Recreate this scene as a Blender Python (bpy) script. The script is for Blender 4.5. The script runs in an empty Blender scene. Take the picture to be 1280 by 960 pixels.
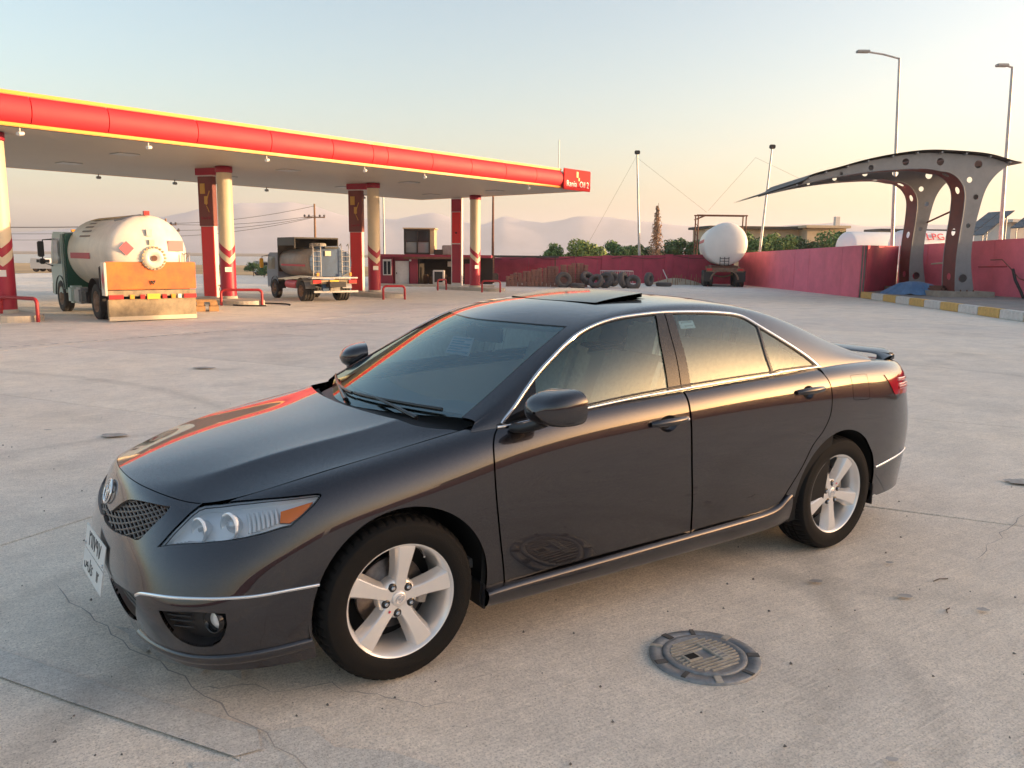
import bpy, bmesh, math, random
import numpy as np
from mathutils import Vector, Matrix
from mathutils.geometry import delaunay_2d_cdt
from math import pi, sin, cos, radians
random.seed(7)
rng = np.random.default_rng(11)
scene = bpy.context.scene
COL = scene.collection
# ------------------------------------------------------------------ camera
CAM = np.array((1.3309, 3.6312, 1.6767)); YAW, PITCH, ROLL, FPX = -2.1610, .1566, .0106, 1017.2
_f = np.array((cos(YAW)*cos(PITCH), sin(YAW)*cos(PITCH), -sin(PITCH)))
_r = np.cross(_f, (0, 0, 1.)); _r /= np.linalg.norm(_r); _u = np.cross(_r, _f)
_r, _u = cos(ROLL)*_r+sin(ROLL)*_u, -sin(ROLL)*_r+cos(ROLL)*_u
cd = bpy.data.cameras.new('camera'); cd.sensor_width = 36; cd.lens = 36*FPX/1280; cd.clip_start = .05; cd.clip_end = 60000
cam = bpy.data.objects.new('camera', cd); COL.objects.link(cam)
cam.matrix_world = Matrix(((_r[0], _u[0], -_f[0], CAM[0]), (_r[1], _u[1], -_f[1], CAM[1]), (_r[2], _u[2], -_f[2], CAM[2]), (0, 0, 0, 1)))
scene.camera = cam
FWD = np.array((cos(YAW), sin(YAW))); RGT = np.array((FWD[1], -FWD[0]))
def G(a, b, z=0.0):
    """site coordinates: a metres to the right of where the photographer stands, b metres ahead"""
    p = CAM[:2]+a*RGT+b*FWD
    return (float(p[0]), float(p[1]), float(z))
# ------------------------------------------------------------------ sky and sun
HAZE = .00024
SUN_AZ = math.atan2(*(RGT*.9997-FWD*.02)[::-1]); SUN_EL = radians(5.0)       # low, off to the right
world = bpy.data.worlds.new('World'); scene.world = world; world.use_nodes = True
wt = world.node_tree; bgn = wt.nodes['Background']
sky = wt.nodes.new('ShaderNodeTexSky'); sky.sky_type = 'NISHITA'; sky.sun_disc = False
sky.sun_elevation = SUN_EL; sky.sun_rotation = pi/2-SUN_AZ; sky.air_density = 1.0; sky.dust_density = 5.0; sky.ozone_density = 2.5; sky.altitude = 500
grade = wt.nodes.new('ShaderNodeMix'); grade.data_type = 'RGBA'; grade.blend_type = 'MULTIPLY'; grade.inputs[0].default_value = 1.0; grade.inputs[7].default_value = (1.28, .945, .71, 1)
wt.links.new(sky.outputs[0], grade.inputs[6]); wt.links.new(grade.outputs[2], bgn.inputs[0]); bgn.inputs[1].default_value = .15
sl = bpy.data.lights.new('sun', 'SUN'); sl.energy = 2.6; sl.angle = radians(.6); sl.color = (1, .64, .34)
sun = bpy.data.objects.new('sun', sl); COL.objects.link(sun)
sd = Vector((cos(SUN_AZ)*cos(SUN_EL), sin(SUN_AZ)*cos(SUN_EL), sin(SUN_EL)))
sun.rotation_euler = sd.to_track_quat('Z', 'Y').to_euler(); sun.location = (0, 0, 60)
scene.view_settings.view_transform = 'Standard'; scene.view_settings.look = 'None'
scene.view_settings.exposure = 2.40; scene.view_settings.gamma = 1
cy = scene.cycles; cy.use_denoising = True; cy.max_bounces = 10; cy.transparent_max_bounces = 24; cy.volume_bounces = 1
cy.sample_clamp_indirect = 8; cy.use_adaptive_sampling = True; cy.adaptive_threshold = .01
# ------------------------------------------------------------------ materials
def srgb(r, g, b):
    f = lambda c: (c/255/12.92 if c/255 <= .04045 else ((c/255+.055)/1.055)**2.4)
    return (f(r), f(g), f(b), 1)
MATS = {}
def mat(name, col=(.5, .5, .5), rough=.5, metal=0., noise=0., nscale=8., bump=0., bscale=60., col2=None, mix=None, **kw):
    """procedural surface: base colour broken up by two noise scales, optional fine relief"""
    if name in MATS: return MATS[name]
    m = bpy.data.materials.new(name); m.use_nodes = True; MATS[name] = m
    nt = m.node_tree; b = nt.nodes['Principled BSDF']; L = nt.links
    c = tuple(col[:3])+(1,)
    b.inputs['Base Color'].default_value = c; b.inputs['Roughness'].default_value = rough; b.inputs['Metallic'].default_value = metal
    for k, v in kw.items(): b.inputs[k.replace('_', ' ')].default_value = v
    if noise or bump:
        tc = nt.nodes.new('ShaderNodeTexCoord')
    if noise:
        n1 = nt.nodes.new('ShaderNodeTexNoise'); n1.inputs['Scale'].default_value = nscale; n1.inputs['Detail'].default_value = 8; n1.inputs['Roughness'].default_value = .65
        L.new(tc.outputs['Object'], n1.inputs['Vector'])
        r = nt.nodes.new('ShaderNodeValToRGB'); r.color_ramp.elements[0].position = .32; r.color_ramp.elements[1].position = .70
        d = col2 if col2 else tuple(max(0, x*(1-noise)) for x in c[:3]); e = tuple(min(1, x*(1+noise*.6)) for x in c[:3])
        r.color_ramp.elements[0].color = tuple(d[:3])+(1,); r.color_ramp.elements[1].color = e+(1,)
        L.new(n1.outputs[0], r.inputs[0]); L.new(r.outputs[0], b.inputs['Base Color'])
        rr = nt.nodes.new('ShaderNodeMapRange'); rr.inputs[3].default_value = max(.02, rough-.12); rr.inputs[4].default_value = min(1, rough+.12)
        L.new(n1.outputs[0], rr.inputs[0]); L.new(rr.outputs[0], b.inputs['Roughness'])
    if bump:
        n2 = nt.nodes.new('ShaderNodeTexNoise'); n2.inputs['Scale'].default_value = bscale; n2.inputs['Detail'].default_value = 6
        L.new(tc.outputs['Object'], n2.inputs['Vector'])
        bp_ = nt.nodes.new('ShaderNodeBump'); bp_.inputs['Strength'].default_value = bump; bp_.inputs['Distance'].default_value = .01
        L.new(n2.outputs[0], bp_.inputs['Height']); L.new(bp_.outputs[0], b.inputs['Normal'])
    return m
def thin_glass(name, tint, refl=1.5, rough=0.0, tone=(1, 1, 1)):
    """a single pane: light passes straight through the tint, the surface mirrors by Fresnel"""
    m = bpy.data.materials.new(name); m.use_nodes = True; nt = m.node_tree; nt.nodes.clear(); MATS[name] = m
    o = nt.nodes.new('ShaderNodeOutputMaterial'); mx = nt.nodes.new('ShaderNodeMixShader'); t = nt.nodes.new('ShaderNodeBsdfTransparent'); g = nt.nodes.new('ShaderNodeBsdfGlossy'); f = nt.nodes.new('ShaderNodeFresnel')
    t.inputs[0].default_value = tuple(tint)+(1,); g.inputs['Roughness'].default_value = rough; g.inputs['Color'].default_value = tuple(tone)+(1,); f.inputs[0].default_value = refl
    nt.links.new(f.outputs[0], mx.inputs[0]); nt.links.new(t.outputs[0], mx.inputs[1]); nt.links.new(g.outputs[0], mx.inputs[2]); nt.links.new(mx.outputs[0], o.inputs[0])
    return m
# ------------------------------------------------------------------ mesh helpers
class MB:
    """collects shapes for ONE mesh object"""
    def __init__(s): s.v = []; s.f = []; s.sm = []
    def add(s, vs, fs, smooth=False):
        n = len(s.v); s.v += [tuple(map(float, p)) for p in vs]; s.f += [tuple(i+n for i in f) for f in fs]; s.sm += [smooth]*len(fs); return s
    def box(s, c, d, rz=0, rot=None, bev=0):
        x, y, z = [k/2 for k in d]; M = rot if rot is not None else Matrix.Rotation(rz, 3, 'Z')
        if bev:
            b = min(bev, x*.45, y*.45, z*.45); bm = bmesh.new(); bmesh.ops.create_cube(bm, size=1)
            for v in bm.verts: v.co = Vector((v.co.x*2*x, v.co.y*2*y, v.co.z*2*z))
            bmesh.ops.bevel(bm, geom=bm.edges[:], offset=b, segments=2, affect='EDGES')
            bm.verts.index_update(); vs = [M@v.co+Vector(c) for v in bm.verts]; fs = [[v.index for v in f.verts] for f in bm.faces]; bm.free()
            return s.add(vs, fs)
        vs = [M@Vector((a*x, b*y, e*z))+Vector(c) for a in (-1, 1) for b in (-1, 1) for e in (-1, 1)]
        return s.add(vs, [(0, 1, 3, 2), (4, 6, 7, 5), (0, 4, 5, 1), (2, 3, 7, 6), (0, 2, 6, 4), (1, 5, 7, 3)])
    def tube(s, pts, r, n=8, caps=True, smooth=True, flat=1.0, closed=False):
        P = [Vector(p) for p in pts]; R = r if isinstance(r, (list, tuple, np.ndarray)) else [r]*len(P); vs = []; up = None; m = len(P)
        for i, p in enumerate(P):
            if closed: t = P[(i+1) % m]-P[i-1]
            else: t = P[min(i+1, m-1)]-P[max(i-1, 0)]
            t = t.normalized() if t.length > 1e-9 else Vector((0, 0, 1))
            if up is None: up = Vector((0, 0, 1)) if abs(t.z) < .9 else Vector((1, 0, 0))
            a = (up-t*up.dot(t)); a = a.normalized() if a.length > 1e-6 else t.orthogonal().normalized(); up = a; b = t.cross(a)
            vs += [p+(a*cos(2*pi*k/n)*flat+b*sin(2*pi*k/n))*R[i] for k in range(n)]
        fs = [(i*n+k, i*n+(k+1) % n, (i+1)*n+(k+1) % n, (i+1)*n+k) for i in range(m-1) for k in range(n)]
        if closed: fs += [((m-1)*n+k, (m-1)*n+(k+1) % n, (k+1) % n, k) for k in range(n)]
        n0 = len(fs)
        s.add(vs, fs, smooth)
        if caps and not closed:
            s.add(vs[:n][::-1], [tuple(range(n))]); s.add(vs[-n:], [tuple(range(n))])
        return s
    def cyl(s, a, b, r, n=16, r2=None, caps=True, smooth=True): return s.tube([a, b], [r, r if r2 is None else r2], n, caps, smooth)
    def lathe(s, prof, c=(0, 0, 0), axis='Z', n=32, smooth=True, closed=False, sharp=False):
        """prof: (radius, height) pairs turned about an axis through c"""
        vs = []
        for i in range(n):
            t = 2*pi*i/n
            for r, h in prof:
                p = {'Z': (r*cos(t), r*sin(t), h), 'Y': (r*cos(t), h, r*sin(t)), 'X': (h, r*cos(t), r*sin(t))}[axis]
                vs.append(Vector(p)+Vector(c))
        m = len(prof); rr = range(m if closed else m-1)
        fs = [(i*m+k, ((i+1) % n)*m+k, ((i+1) % n)*m+(k+1) % m, i*m+(k+1) % m) for i in range(n) for k in rr]
        return s.add(vs, fs, smooth)
    def prism(s, poly, axis, a, b, smooth=False):
        """poly: 2-D outline (counter-clockwise), extruded from a to b along axis"""
        def P(p, h): return {'X': (h, p[0], p[1]), 'Y': (p[0], h, p[1]), 'Z': (p[0], p[1], h)}[axis]
        n = len(poly); vs = [P(p, a) for p in poly]+[P(p, b) for p in poly]
        fs = [tuple(range(n))[::-1], tuple(range(n, 2*n))]
        s.add(vs, fs, False); return s.add(vs, [(i, (i+1) % n, n+(i+1) % n, n+i) for i in range(n)], smooth)
    def grid(s, fn, nu, nv, smooth=True, closed_u=False):
        vs = [fn(i/(nu if closed_u else nu-1), j/(nv-1)) for i in range(nu) for j in range(nv)]
        iu = range(nu if closed_u else nu-1)
        return s.add(vs, [(i*nv+j, ((i+1) % nu)*nv+j, ((i+1) % nu)*nv+j+1, i*nv+j+1) for i in iu for j in range(nv-1)], smooth)
    def ball(s, c, r, n=12, m=8):
        r = r if isinstance(r, (tuple, list)) else (r, r, r)
        return s.grid(lambda u, v: (c[0]+r[0]*sin(pi*v)*cos(2*pi*u), c[1]+r[1]*sin(pi*v)*sin(2*pi*u), c[2]+r[2]*cos(pi*v)), n, m, closed_u=True)
    def build(s, name, m, parent=None, recalc=True, org=None, merge=False):
        me = bpy.data.meshes.new(name)
        vs = s.v if org is None else [(p[0]-org[0], p[1]-org[1], p[2]-org[2]) for p in s.v]
        me.from_pydata(vs, [], s.f); me.polygons.foreach_set('use_smooth', s.sm)
        if recalc:
            bm = bmesh.new(); bm.from_mesh(me)
            if merge: bmesh.ops.remove_doubles(bm, verts=bm.verts[:], dist=1e-5)
            bmesh.ops.recalc_face_normals(bm, faces=bm.faces[:]); bm.to_mesh(me); bm.free()
        me.materials.append(MATS[m] if isinstance(m, str) else m)
        o = bpy.data.objects.new(name, me); COL.objects.link(o)
        if parent is not None: o.parent = parent
        return o
def tag(o, label=None, cat=None, group=None, kind=None):
    if label: o['label'] = label
    if cat: o['category'] = cat
    if group: o['group'] = group
    if kind: o['kind'] = kind
    return o
def empty(name, loc, rz=0, label=None, cat=None, group=None):
    o = bpy.data.objects.new(name, None); COL.objects.link(o); o.location = loc; o.rotation_euler = (0, 0, rz); o.empty_display_size = .2
    return tag(o, label, cat, group)
def copy_tree(o, parent=None, depth=0):
    c = o.copy(); COL.objects.link(c); c.parent = parent
    for ch in list(o.children): copy_tree(ch, c, depth+1)
    return c
def text_mesh(name, body, size, m, parent, matrix, extrude=.002, align='CENTER', xs=1.0):
    cu = bpy.data.curves.new(name, 'FONT'); cu.body = body; cu.size = size; cu.extrude = extrude; cu.align_x = align; cu.align_y = 'CENTER'; cu.resolution_u = 3
    t = bpy.data.objects.new(name, cu); COL.objects.link(t)
    dg = bpy.context.evaluated_depsgraph_get(); me = bpy.data.meshes.new_from_object(t.evaluated_get(dg))
    bpy.data.objects.remove(t); bpy.data.curves.remove(cu)
    me.materials.clear(); me.materials.append(MATS[m]); me.transform(matrix@Matrix.Diagonal((xs, 1, 1, 1)))
    o = bpy.data.objects.new(name, me); COL.objects.link(o); o.parent = parent
    return o
# ---------------------------------------------------------------- B-spline sheets
def _basis(n, t, k=3):
    kn = np.concatenate([np.zeros(k), np.linspace(0, 1, n-k+1), np.ones(k)])
    t = np.clip(np.asarray(t, float), 0, 1-1e-9)
    B = ((kn[None, :-1] <= t[:, None]) & (t[:, None] < kn[None, 1:])).astype(float)
    for d in range(1, k+1):
        m = len(kn)-d-1
        a = kn[d:d+m]-kn[:m]; b = kn[d+1:d+1+m]-kn[1:1+m]
        ia = np.where(a > 0, 1/np.where(a > 0, a, 1), 0); ib = np.where(b > 0, 1/np.where(b > 0, b, 1), 0)
        B = (t[:, None]-kn[None, :m])*ia*B[:, :m]+(kn[None, d+1:d+1+m]-t[:, None])*ib*B[:, 1:1+m]
    return B
class Sheet:
    def __init__(s, net): s.P = np.asarray(net, float)          # (nu, nv, 3)
    def ev(s, uv):
        uv = np.atleast_2d(uv); A = _basis(s.P.shape[0], uv[:, 0]); B = _basis(s.P.shape[1], uv[:, 1])
        return np.einsum('ni,nj,ijk->nk', A, B, s.P)
    def d(s, uv, h=1e-4):
        uv = np.atleast_2d(uv); a = np.clip(uv+[h, 0], 0, 1); b = np.clip(uv-[h, 0], 0, 1); c = np.clip(uv+[0, h], 0, 1); e = np.clip(uv-[0, h], 0, 1)
        return (s.ev(a)-s.ev(b))/(a-b)[:, :1], (s.ev(c)-s.ev(e))/(c-e)[:, 1:]
    def nrm(s, uv):
        a, b = s.d(uv); n = np.cross(a, b); n /= np.linalg.norm(n, axis=1)[:, None]+1e-12
        return n*s.sign
    def table(s, nu=240, nv=90):
        if not hasattr(s, '_t'):
            U, V = np.meshgrid(np.linspace(0, 1, nu), np.linspace(0, 1, nv), indexing='ij')
            s._uv = np.stack([U.ravel(), V.ravel()], 1); s._t = s.ev(s._uv)
        return s._uv, s._t
    def inv(s, pts, ax, ur=(0, 1), vr=(0, 1)):
        """uv of points given by two of their coordinates"""
        pts = np.atleast_2d(pts); uv, T = s.table()
        ok = (uv[:, 0] >= ur[0]) & (uv[:, 0] <= ur[1]) & (uv[:, 1] >= vr[0]) & (uv[:, 1] <= vr[1])
        uv = uv[ok]; T = T[ok][:, ax]
        q = np.array([uv[np.argmin(((T-p)**2).sum(1))] for p in pts])
        for i in range(12):
            r = pts-s.ev(q)[:, ax]; a, b = s.d(q); a = a[:, ax]; b = b[:, ax]
            det = a[:, 0]*b[:, 1]-a[:, 1]*b[:, 0]; det = np.where(abs(det) < 1e-6, 1e-6, det)
            du = (r[:, 0]*b[:, 1]-r[:, 1]*b[:, 0])/det; dv = (a[:, 0]*r[:, 1]-a[:, 1]*r[:, 0])/det
            q = np.clip(q+np.clip(np.stack([du, dv], 1), -.03, .03), 0, 1)
        return q
def lerp_rows(keys, k):
    """keys: {row: list}; piecewise-linear blend of whole plan curves by row number"""
    ks = sorted(keys)
    if k <= ks[0]: return np.array(keys[ks[0]], float)
    for a, b in zip(ks, ks[1:]):
        if k <= b:
            t = (k-a)/(b-a); return (1-t)*np.array(keys[a], float)+t*np.array(keys[b], float)
    return np.array(keys[ks[-1]], float)
# ---- lower body ring: columns run from the nose round the side to the tail, rows from the hem up to the shoulder
NR = 10
front = {0: [(.868,0),(.868,.19),(.845,.40),(.795,.58),(.715,.715),(.60,.795),(.46,.84)],
         2: [(.958,0),(.957,.20),(.945,.43),(.915,.64),(.805,.785),(.66,.862),(.49,.885)],
         4: [(.936,0),(.934,.20),(.912,.41),(.865,.60),(.765,.735),(.63,.825),(.47,.868)],
         6: [(.897,0),(.894,.19),(.862,.38),(.802,.55),(.715,.675),(.595,.76),(.455,.818)],
         9: [(.850,0),(.846,.16),(.805,.32),(.740,.46),(.668,.558),(.575,.632),(.46,.682)]}
sx = [.30,.05,-.22,-.52,-.95,-1.45,-1.95,-2.40,-2.75,-3.05,-3.30]
#        z rows at key stations (k0..k9)
zf = {'c': [.15,.28,.40,.49,.575,.64,.695,.74,.775,.79],
      'k': [.15,.28,.40,.485,.56,.62,.668,.705,.735,.752],
      .30: [.15,.29,.42,.54,.64,.722,.785,.825,.842,.846],
      -.22:[.16,.29,.43,.57,.70,.80,.868,.908,.928,.936],
      -.52:[.165,.29,.435,.58,.72,.828,.908,.962,.985,.99],
      -.95:[.17,.29,.44,.59,.735,.85,.937,.999,1.023,1.028],
      -1.95:[.17,.29,.44,.60,.755,.88,.97,1.035,1.062,1.066],
      -2.75:[.17,.29,.45,.62,.78,.905,.995,1.055,1.078,1.082],
      -3.30:[.17,.30,.46,.63,.79,.91,.995,1.045,1.065,1.068],
      'r': [.20,.31,.46,.62,.78,.89,.965,1.01,1.03,1.035]}
yf = {.30: [.858,.868,.887,.893,.888,.873,.845,.805,.76,.715],
      -.22:[.868,.880,.896,.906,.907,.896,.873,.836,.785,.735],
      -.52:[.868,.880,.899,.911,.914,.908,.893,.862,.815,.765],
      -.95:[.868,.880,.899,.912,.917,.914,.903,.876,.832,.78],
      -1.95:[.868,.880,.899,.912,.918,.916,.906,.880,.836,.785],
      -2.75:[.868,.882,.902,.916,.920,.914,.900,.871,.826,.775],
      -3.30:[.85,.868,.886,.894,.892,.877,.854,.820,.775,.725]}
rear = {0: [(-3.49,.82),(-3.62,.755),(-3.73,.62),(-3.78,.42),(-3.79,.2),(-3.79,0)],
        3: [(-3.50,.862),(-3.66,.795),(-3.79,.655),(-3.85,.44),(-3.865,.2),(-3.865,0)],
        6: [(-3.49,.815),(-3.63,.745),(-3.735,.61),(-3.79,.43),(-3.80,.2),(-3.80,0)],
        9: [(-3.48,.715),(-3.60,.67),(-3.67,.55),(-3.695,.36),(-3.70,.18),(-3.70,0)]}
def ring_net():
    def keyed(d, x, k):
        xs = sorted([a for a in d if not isinstance(a, str)], reverse=True)
        return float(np.interp(-x, [-a for a in xs], [d[a][k] for a in xs]))
    cols = []
    for c in range(7):
        t = [0, .1, .3, .65, 1, 1, 1][c]
        row = []
        for k in range(NR):
            x, y = lerp_rows(front, k)[c]
            z = zf['c'][k]*(1-t)+zf['k'][k]*t
            if c >= 5:
                w = {5: .24, 6: .62}[c]; z = zf['k'][k]*(1-w)+zf[.30][k]*w
            if c == 4: z = zf['k'][k]
            row.append((x, y, z))
        cols.append(row)
    for x in sx:
        cols.append([(x, keyed(yf, x, k), keyed(zf, x, k)) for k in range(NR)])
    for c in range(6):
        t = [.45, .8, 1, 1, 1, 1][c]
        cols.append([(*lerp_rows(rear, k)[c], zf[-3.30][k]*(1-t)+zf['r'][k]*t) for k in range(NR)])
    return np.array(cols)
ring = Sheet(ring_net()); ring.sign = 1
# ---- greenhouse: columns from windscreen foot to rear window foot, rows from belt to roof centre
gcol = [((-.36,.80,.955),(-.40,.765,.985),(-.13,.975)),
        ((-.52,.842,.985),(-.60,.735,1.09),(-.36,1.10)),
        ((-.80,.852,1.00),(-.85,.678,1.235),(-.64,1.25)),
        ((-1.08,.856,1.02),(-1.12,.636,1.36),(-.93,1.385)),
        ((-1.36,.857,1.035),(-1.42,.620,1.412),(-1.25,1.448)),
        ((-1.70,.857,1.05),(-1.75,.612,1.425),(-1.65,1.472)),
        ((-2.05,.853,1.062),(-2.10,.610,1.412),(-2.10,1.462)),
        ((-2.40,.843,1.073),(-2.42,.618,1.358),(-2.50,1.405)),
        ((-2.72,.822,1.08),(-2.72,.645,1.26),(-2.84,1.265)),
        ((-2.98,.79,1.08),(-2.98,.685,1.15),(-3.10,1.135)),
        ((-3.22,.765,1.07),(-3.22,.72,1.085),(-3.32,1.06))]
def gh_net():
    cols = []
    for B, P, (xc, zc) in gcol:
        B = np.array(B); P = np.array(P); C = np.array([xc, 0, zc])
        h = np.linalg.norm(P-B); out = np.array([0, .82, .57])
        r = [B+[0, .012, -.06], B, B*.67+P*.33+out*.10*h, B*.33+P*.67+out*.11*h, P+out*.02+[0,.006,-.004], P*.93+C*.07+[0,0,.018]]
        crown = .035
        for w in (.30, .62, .85, 1.0):
            q = P*(1-w)+C*w; q[2] = P[2]+(C[2]-P[2])*(1-(1-w)**2)+.012*(1-w)
            s = 1-(1-w)**1.6                     # windscreen and rear window bow forward/back in plan
            q[0] = P[0]+(C[0]-P[0])*s
            r.append(q)
        r[-2][2] = r[-1][2]; r[-2][0] = r[-1][0]
        cols.append(r)
    return np.array(cols)
gh = Sheet(gh_net()); gh.sign = 1
# ---- bonnet: columns nose to cowl, rows from the side cut to the centre
hcol = [[(.662,.572,.746),(.690,.52,.756),(.738,.40,.768),(.795,.27,.778),(.842,.13,.783),(.850,0,.783)],
        [(.575,.635,.772),(.590,.575,.785),(.635,.45,.816),(.675,.30,.830),(.705,.15,.840),(.710,0,.840)],
        [(.40,.695,.822),(.40,.62,.838),(.42,.485,.880),(.43,.32,.886),(.435,.15,.896),(.435,0,.896)],
        [(.15,.735,.872),(.15,.65,.881),(.16,.505,.921),(.17,.335,.924),(.175,.16,.935),(.175,0,.935)],
        [(-.10,.750,.912),(-.08,.665,.919),(-.05,.52,.952),(-.03,.345,.957),(-.02,.165,.964),(-.02,0,.964)],
        [(-.33,.755,.962),(-.26,.675,.970),(-.20,.53,.986),(-.15,.35,.988),(-.115,.17,.990),(-.11,0,.990)]]
hcol = np.array(hcol)
hcol = np.stack([hcol[:, 0], hcol[:, 1], hcol[:, 1]*.22+hcol[:, 2]*.78, hcol[:, 2]+np.array((0, 0, .003)), hcol[:, 2]*.84+hcol[:, 3]*.16, hcol[:, 3], hcol[:, 4], hcol[:, 5]], 1)   # tighter rows along the bonnet crease
def _fit(curve, n):                               # control points of a clamped B-spline through a curve
    d = np.r_[0, np.cumsum(np.linalg.norm(np.diff(curve, axis=0), axis=1))]; A = _basis(n, d/d[-1]); A[-1] = 0; A[-1, -1] = 1
    W = np.ones(len(curve)); W[0] = W[-1] = 200
    return np.linalg.lstsq(A*W[:, None], curve*W[:, None], rcond=None)[0]
hcol[0] = _fit(ring.ev([(u, .9915) for u in np.linspace(.147, 0, 60)]), 8)          # leading edge follows the nose
hcol[0][-2][0] = hcol[0][-1][0]; hcol[0][-2][2] = hcol[0][-1][2]
hcol[:, 0] = _fit(ring.ev([(u, .9915) for u in np.linspace(.147, .4045, 80)]), 6)   # sides follow the fenders
hood = Sheet(hcol); hood.sign = 1
for _s in (ring, gh, hood):                       # make normals point outwards
    _n = _s.nrm([[.5, .5]])[0]; _p = _s.ev([[.5, .5]])[0]
    if _n@(_p-np.array([-1.4, 0, .7])) < 0: _s.sign = -1
UV = {
 'gap_fb': [(0.3117,0.4613), (0.2927,0.4636), (0.2682,0.5), (0.2588,0.5364), (0.2502,0.59)],
 'hl_low': [(0.2502,0.59), (0.2388,0.6022), (0.2202,0.6059), (0.1906,0.6211), (0.1596,0.6365), (0.1257,0.6177), (0.0975,0.5568)],
 'hl_in': [(0.0975,0.5568), (0.1029,0.6169), (0.1124,0.7441), (0.128,0.8958), (0.1405,0.9672)],
 'hl_top': [(0.1649,0.9866), (0.1946,0.9723), (0.2134,0.9481), (0.2303,0.919), (0.2482,0.876), (0.2679,0.8258), (0.2805,0.7921)],
 'hl_rear': [(0.2831,0.7542), (0.2749,0.6932), (0.2633,0.6416), (0.2502,0.59)],
 'grille': [(0.0015,0.5399), (0.0102,0.5871), (0.0177,0.6843), (0.0272,0.7904), (0.0388,0.8477), (0.0599,0.8872), (0.0982,0.9262)],
 'grille2': [(0.0982,0.9262), (0.0946,0.8634), (0.0846,0.7512), (0.0753,0.636), (0.0684,0.5612), (0.0613,0.5359)],
 'grille3': [(0.0613,0.5359), (0.0481,0.5242), (0.028,0.4863), (0.0145,0.4616), (0.0046,0.4561)],
 'intake': [(0.0232,0.1484), (0.047,0.1974), (0.0661,0.217), (0.0823,0.2251)],
 'intake_b': [(0.0823,0.2251), (0.077,0.154), (0.0487,0.063)],
 'intake_c': [(0.0487,0.063), (0,0), (0,0.0137), (0,0.0362)],
 'strip': [(0.0822,0.2271), (0.0925,0.2528), (0.1166,0.2695), (0.1525,0.2728), (0.185,0.2588), (0.2161,0.2396), (0.2467,0.2279), (0.2753,0.2153)],
 'fog_t': [(0.1158,0.1931), (0.1533,0.202), (0.1867,0.1828)],
 'fog_r': [(0.1867,0.1828), (0.1864,0.1283), (0.1779,0.0829), (0.166,0.0654)],
 'fog_b': [(0.166,0.0654), (0.1464,0.0641), (0.1307,0.079), (0.1228,0.1135), (0.1158,0.1931)],
 'foglamp': [(0.1697,0.1411)],
 'amber': [(0.2411,0.7651), (0.2748,0.7452), (0.2708,0.7065), (0.2602,0.65), (0.2492,0.6255), (0.2386,0.6595)],
 'proj': [(0.185,0.8147)],
 'highb': [(0.1419,0.817)],
 'doorF': [(0.4204,0.9197), (0.4153,0.8383), (0.412,0.7096), (0.4114,0.4653), (0.4151,0.2348), (0.4208,0.0555)],
 'doorFb': [(0.4208,0.0555), (0.4568,0.0638), (0.4955,0.0676), (0.5375,0.0704)],
 'doorB': [(0.5316,0.9127), (0.5316,0.7357), (0.5319,0.6024), (0.5333,0.3676), (0.5378,0.0701)],
 'doorRb': [(0.5378,0.0701), (0.564,0.0736), (0.5958,0.074), (0.6043,0.0872), (0.6103,0.1218)],
 'doorRr': [(0.6103,0.1218), (0.6227,0.2252), (0.6321,0.3273), (0.6435,0.3986), (0.6511,0.4969), (0.6521,0.6662), (0.6477,0.8405)],
 'handF': [(0.507,0.6474), (0.5176,0.6353), (0.5292,0.6459)],
 'handR': [(0.6135,0.6918), (0.6255,0.6792), (0.641,0.6859)],
 'fuel': [(0.6812,0.7811), (0.7101,0.7707), (0.7109,0.5278), (0.6823,0.5435)],
 'tail': [(0.7452,0.7231), (0.797,0.7537), (0.8091,0.7056), (0.8034,0.5212), (0.7667,0.5258)],
 'gap_rb': [(0.7013,0.3338), (0.7327,0.3535), (0.7828,0.3757)],
 'rstrip': [(0.7342,0.1374), (0.7688,0.1569), (0.834,0.1691)],
 'rlow': [(0.744,0.0363), (0.7859,0.0497), (0.8568,0.0474)],
 'beltF': [(0.4274,0.9352), (0.4573,0.8824), (0.5306,0.9054)],
 'win_o': [(0.0329,0.0714), (0.0484,0.1852), (0.067,0.3083), (0.0937,0.3889), (0.1363,0.4307), (0.1979,0.467), (0.2573,0.4659), (0.313,0.4545), (0.3654,0.4367), (0.4362,0.4232), (0.495,0.4123), (0.5743,0.4009), (0.6395,0.3828), (0.6857,0.3039), (0.7401,0.2183), (0.8017,0.1275), (0.8359,0.0635)],
 'glF_t': [(0.0788,0.259), (0.0958,0.3383), (0.1314,0.3857), (0.1891,0.4217), (0.2482,0.4214), (0.3048,0.4133), (0.3582,0.3994), (0.4109,0.3857)],
 'glF_r': [(0.4109,0.3857), (0.396,0.2274), (0.3993,0.0496)],
 'bpil': [(0.4356,0.409), (0.4266,0.251), (0.4317,0.0447)],
 'glR_f': [(0.4547,0.3796), (0.4487,0.2452), (0.4566,0.0525)],
 'glR_t': [(0.4547,0.3796), (0.535,0.3698), (0.61,0.3551), (0.6516,0.3286), (0.6737,0.2891)],
 'glR_r': [(0.6737,0.2891), (0.6668,0.1556), (0.6758,0.0545)],
 'glQ': [(0.6803,0.2733), (0.7458,0.1662), (0.8147,0.0603)],
 'glQb': [(0.6859,0.0548), (0.8145,0.0591)],
 'sail': [(0.0908,0.332), (0.083,0.1619)],
 'sticker': [(0.4643,0.3475), (0.5031,0.3446), (0.5023,0.2948), (0.4636,0.2975)],
 'wstick': [(0.1595,0.983), (0.1593,0.8928), (0.1079,0.8229), (0.1106,0.9198)],
 'wsh_l': [(0.0495,0.0899), (0.0813,0.3181), (0.129,0.399), (0.2248,0.5903)],
 'mirror': [(0.1539,0.82)],
}
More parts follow.
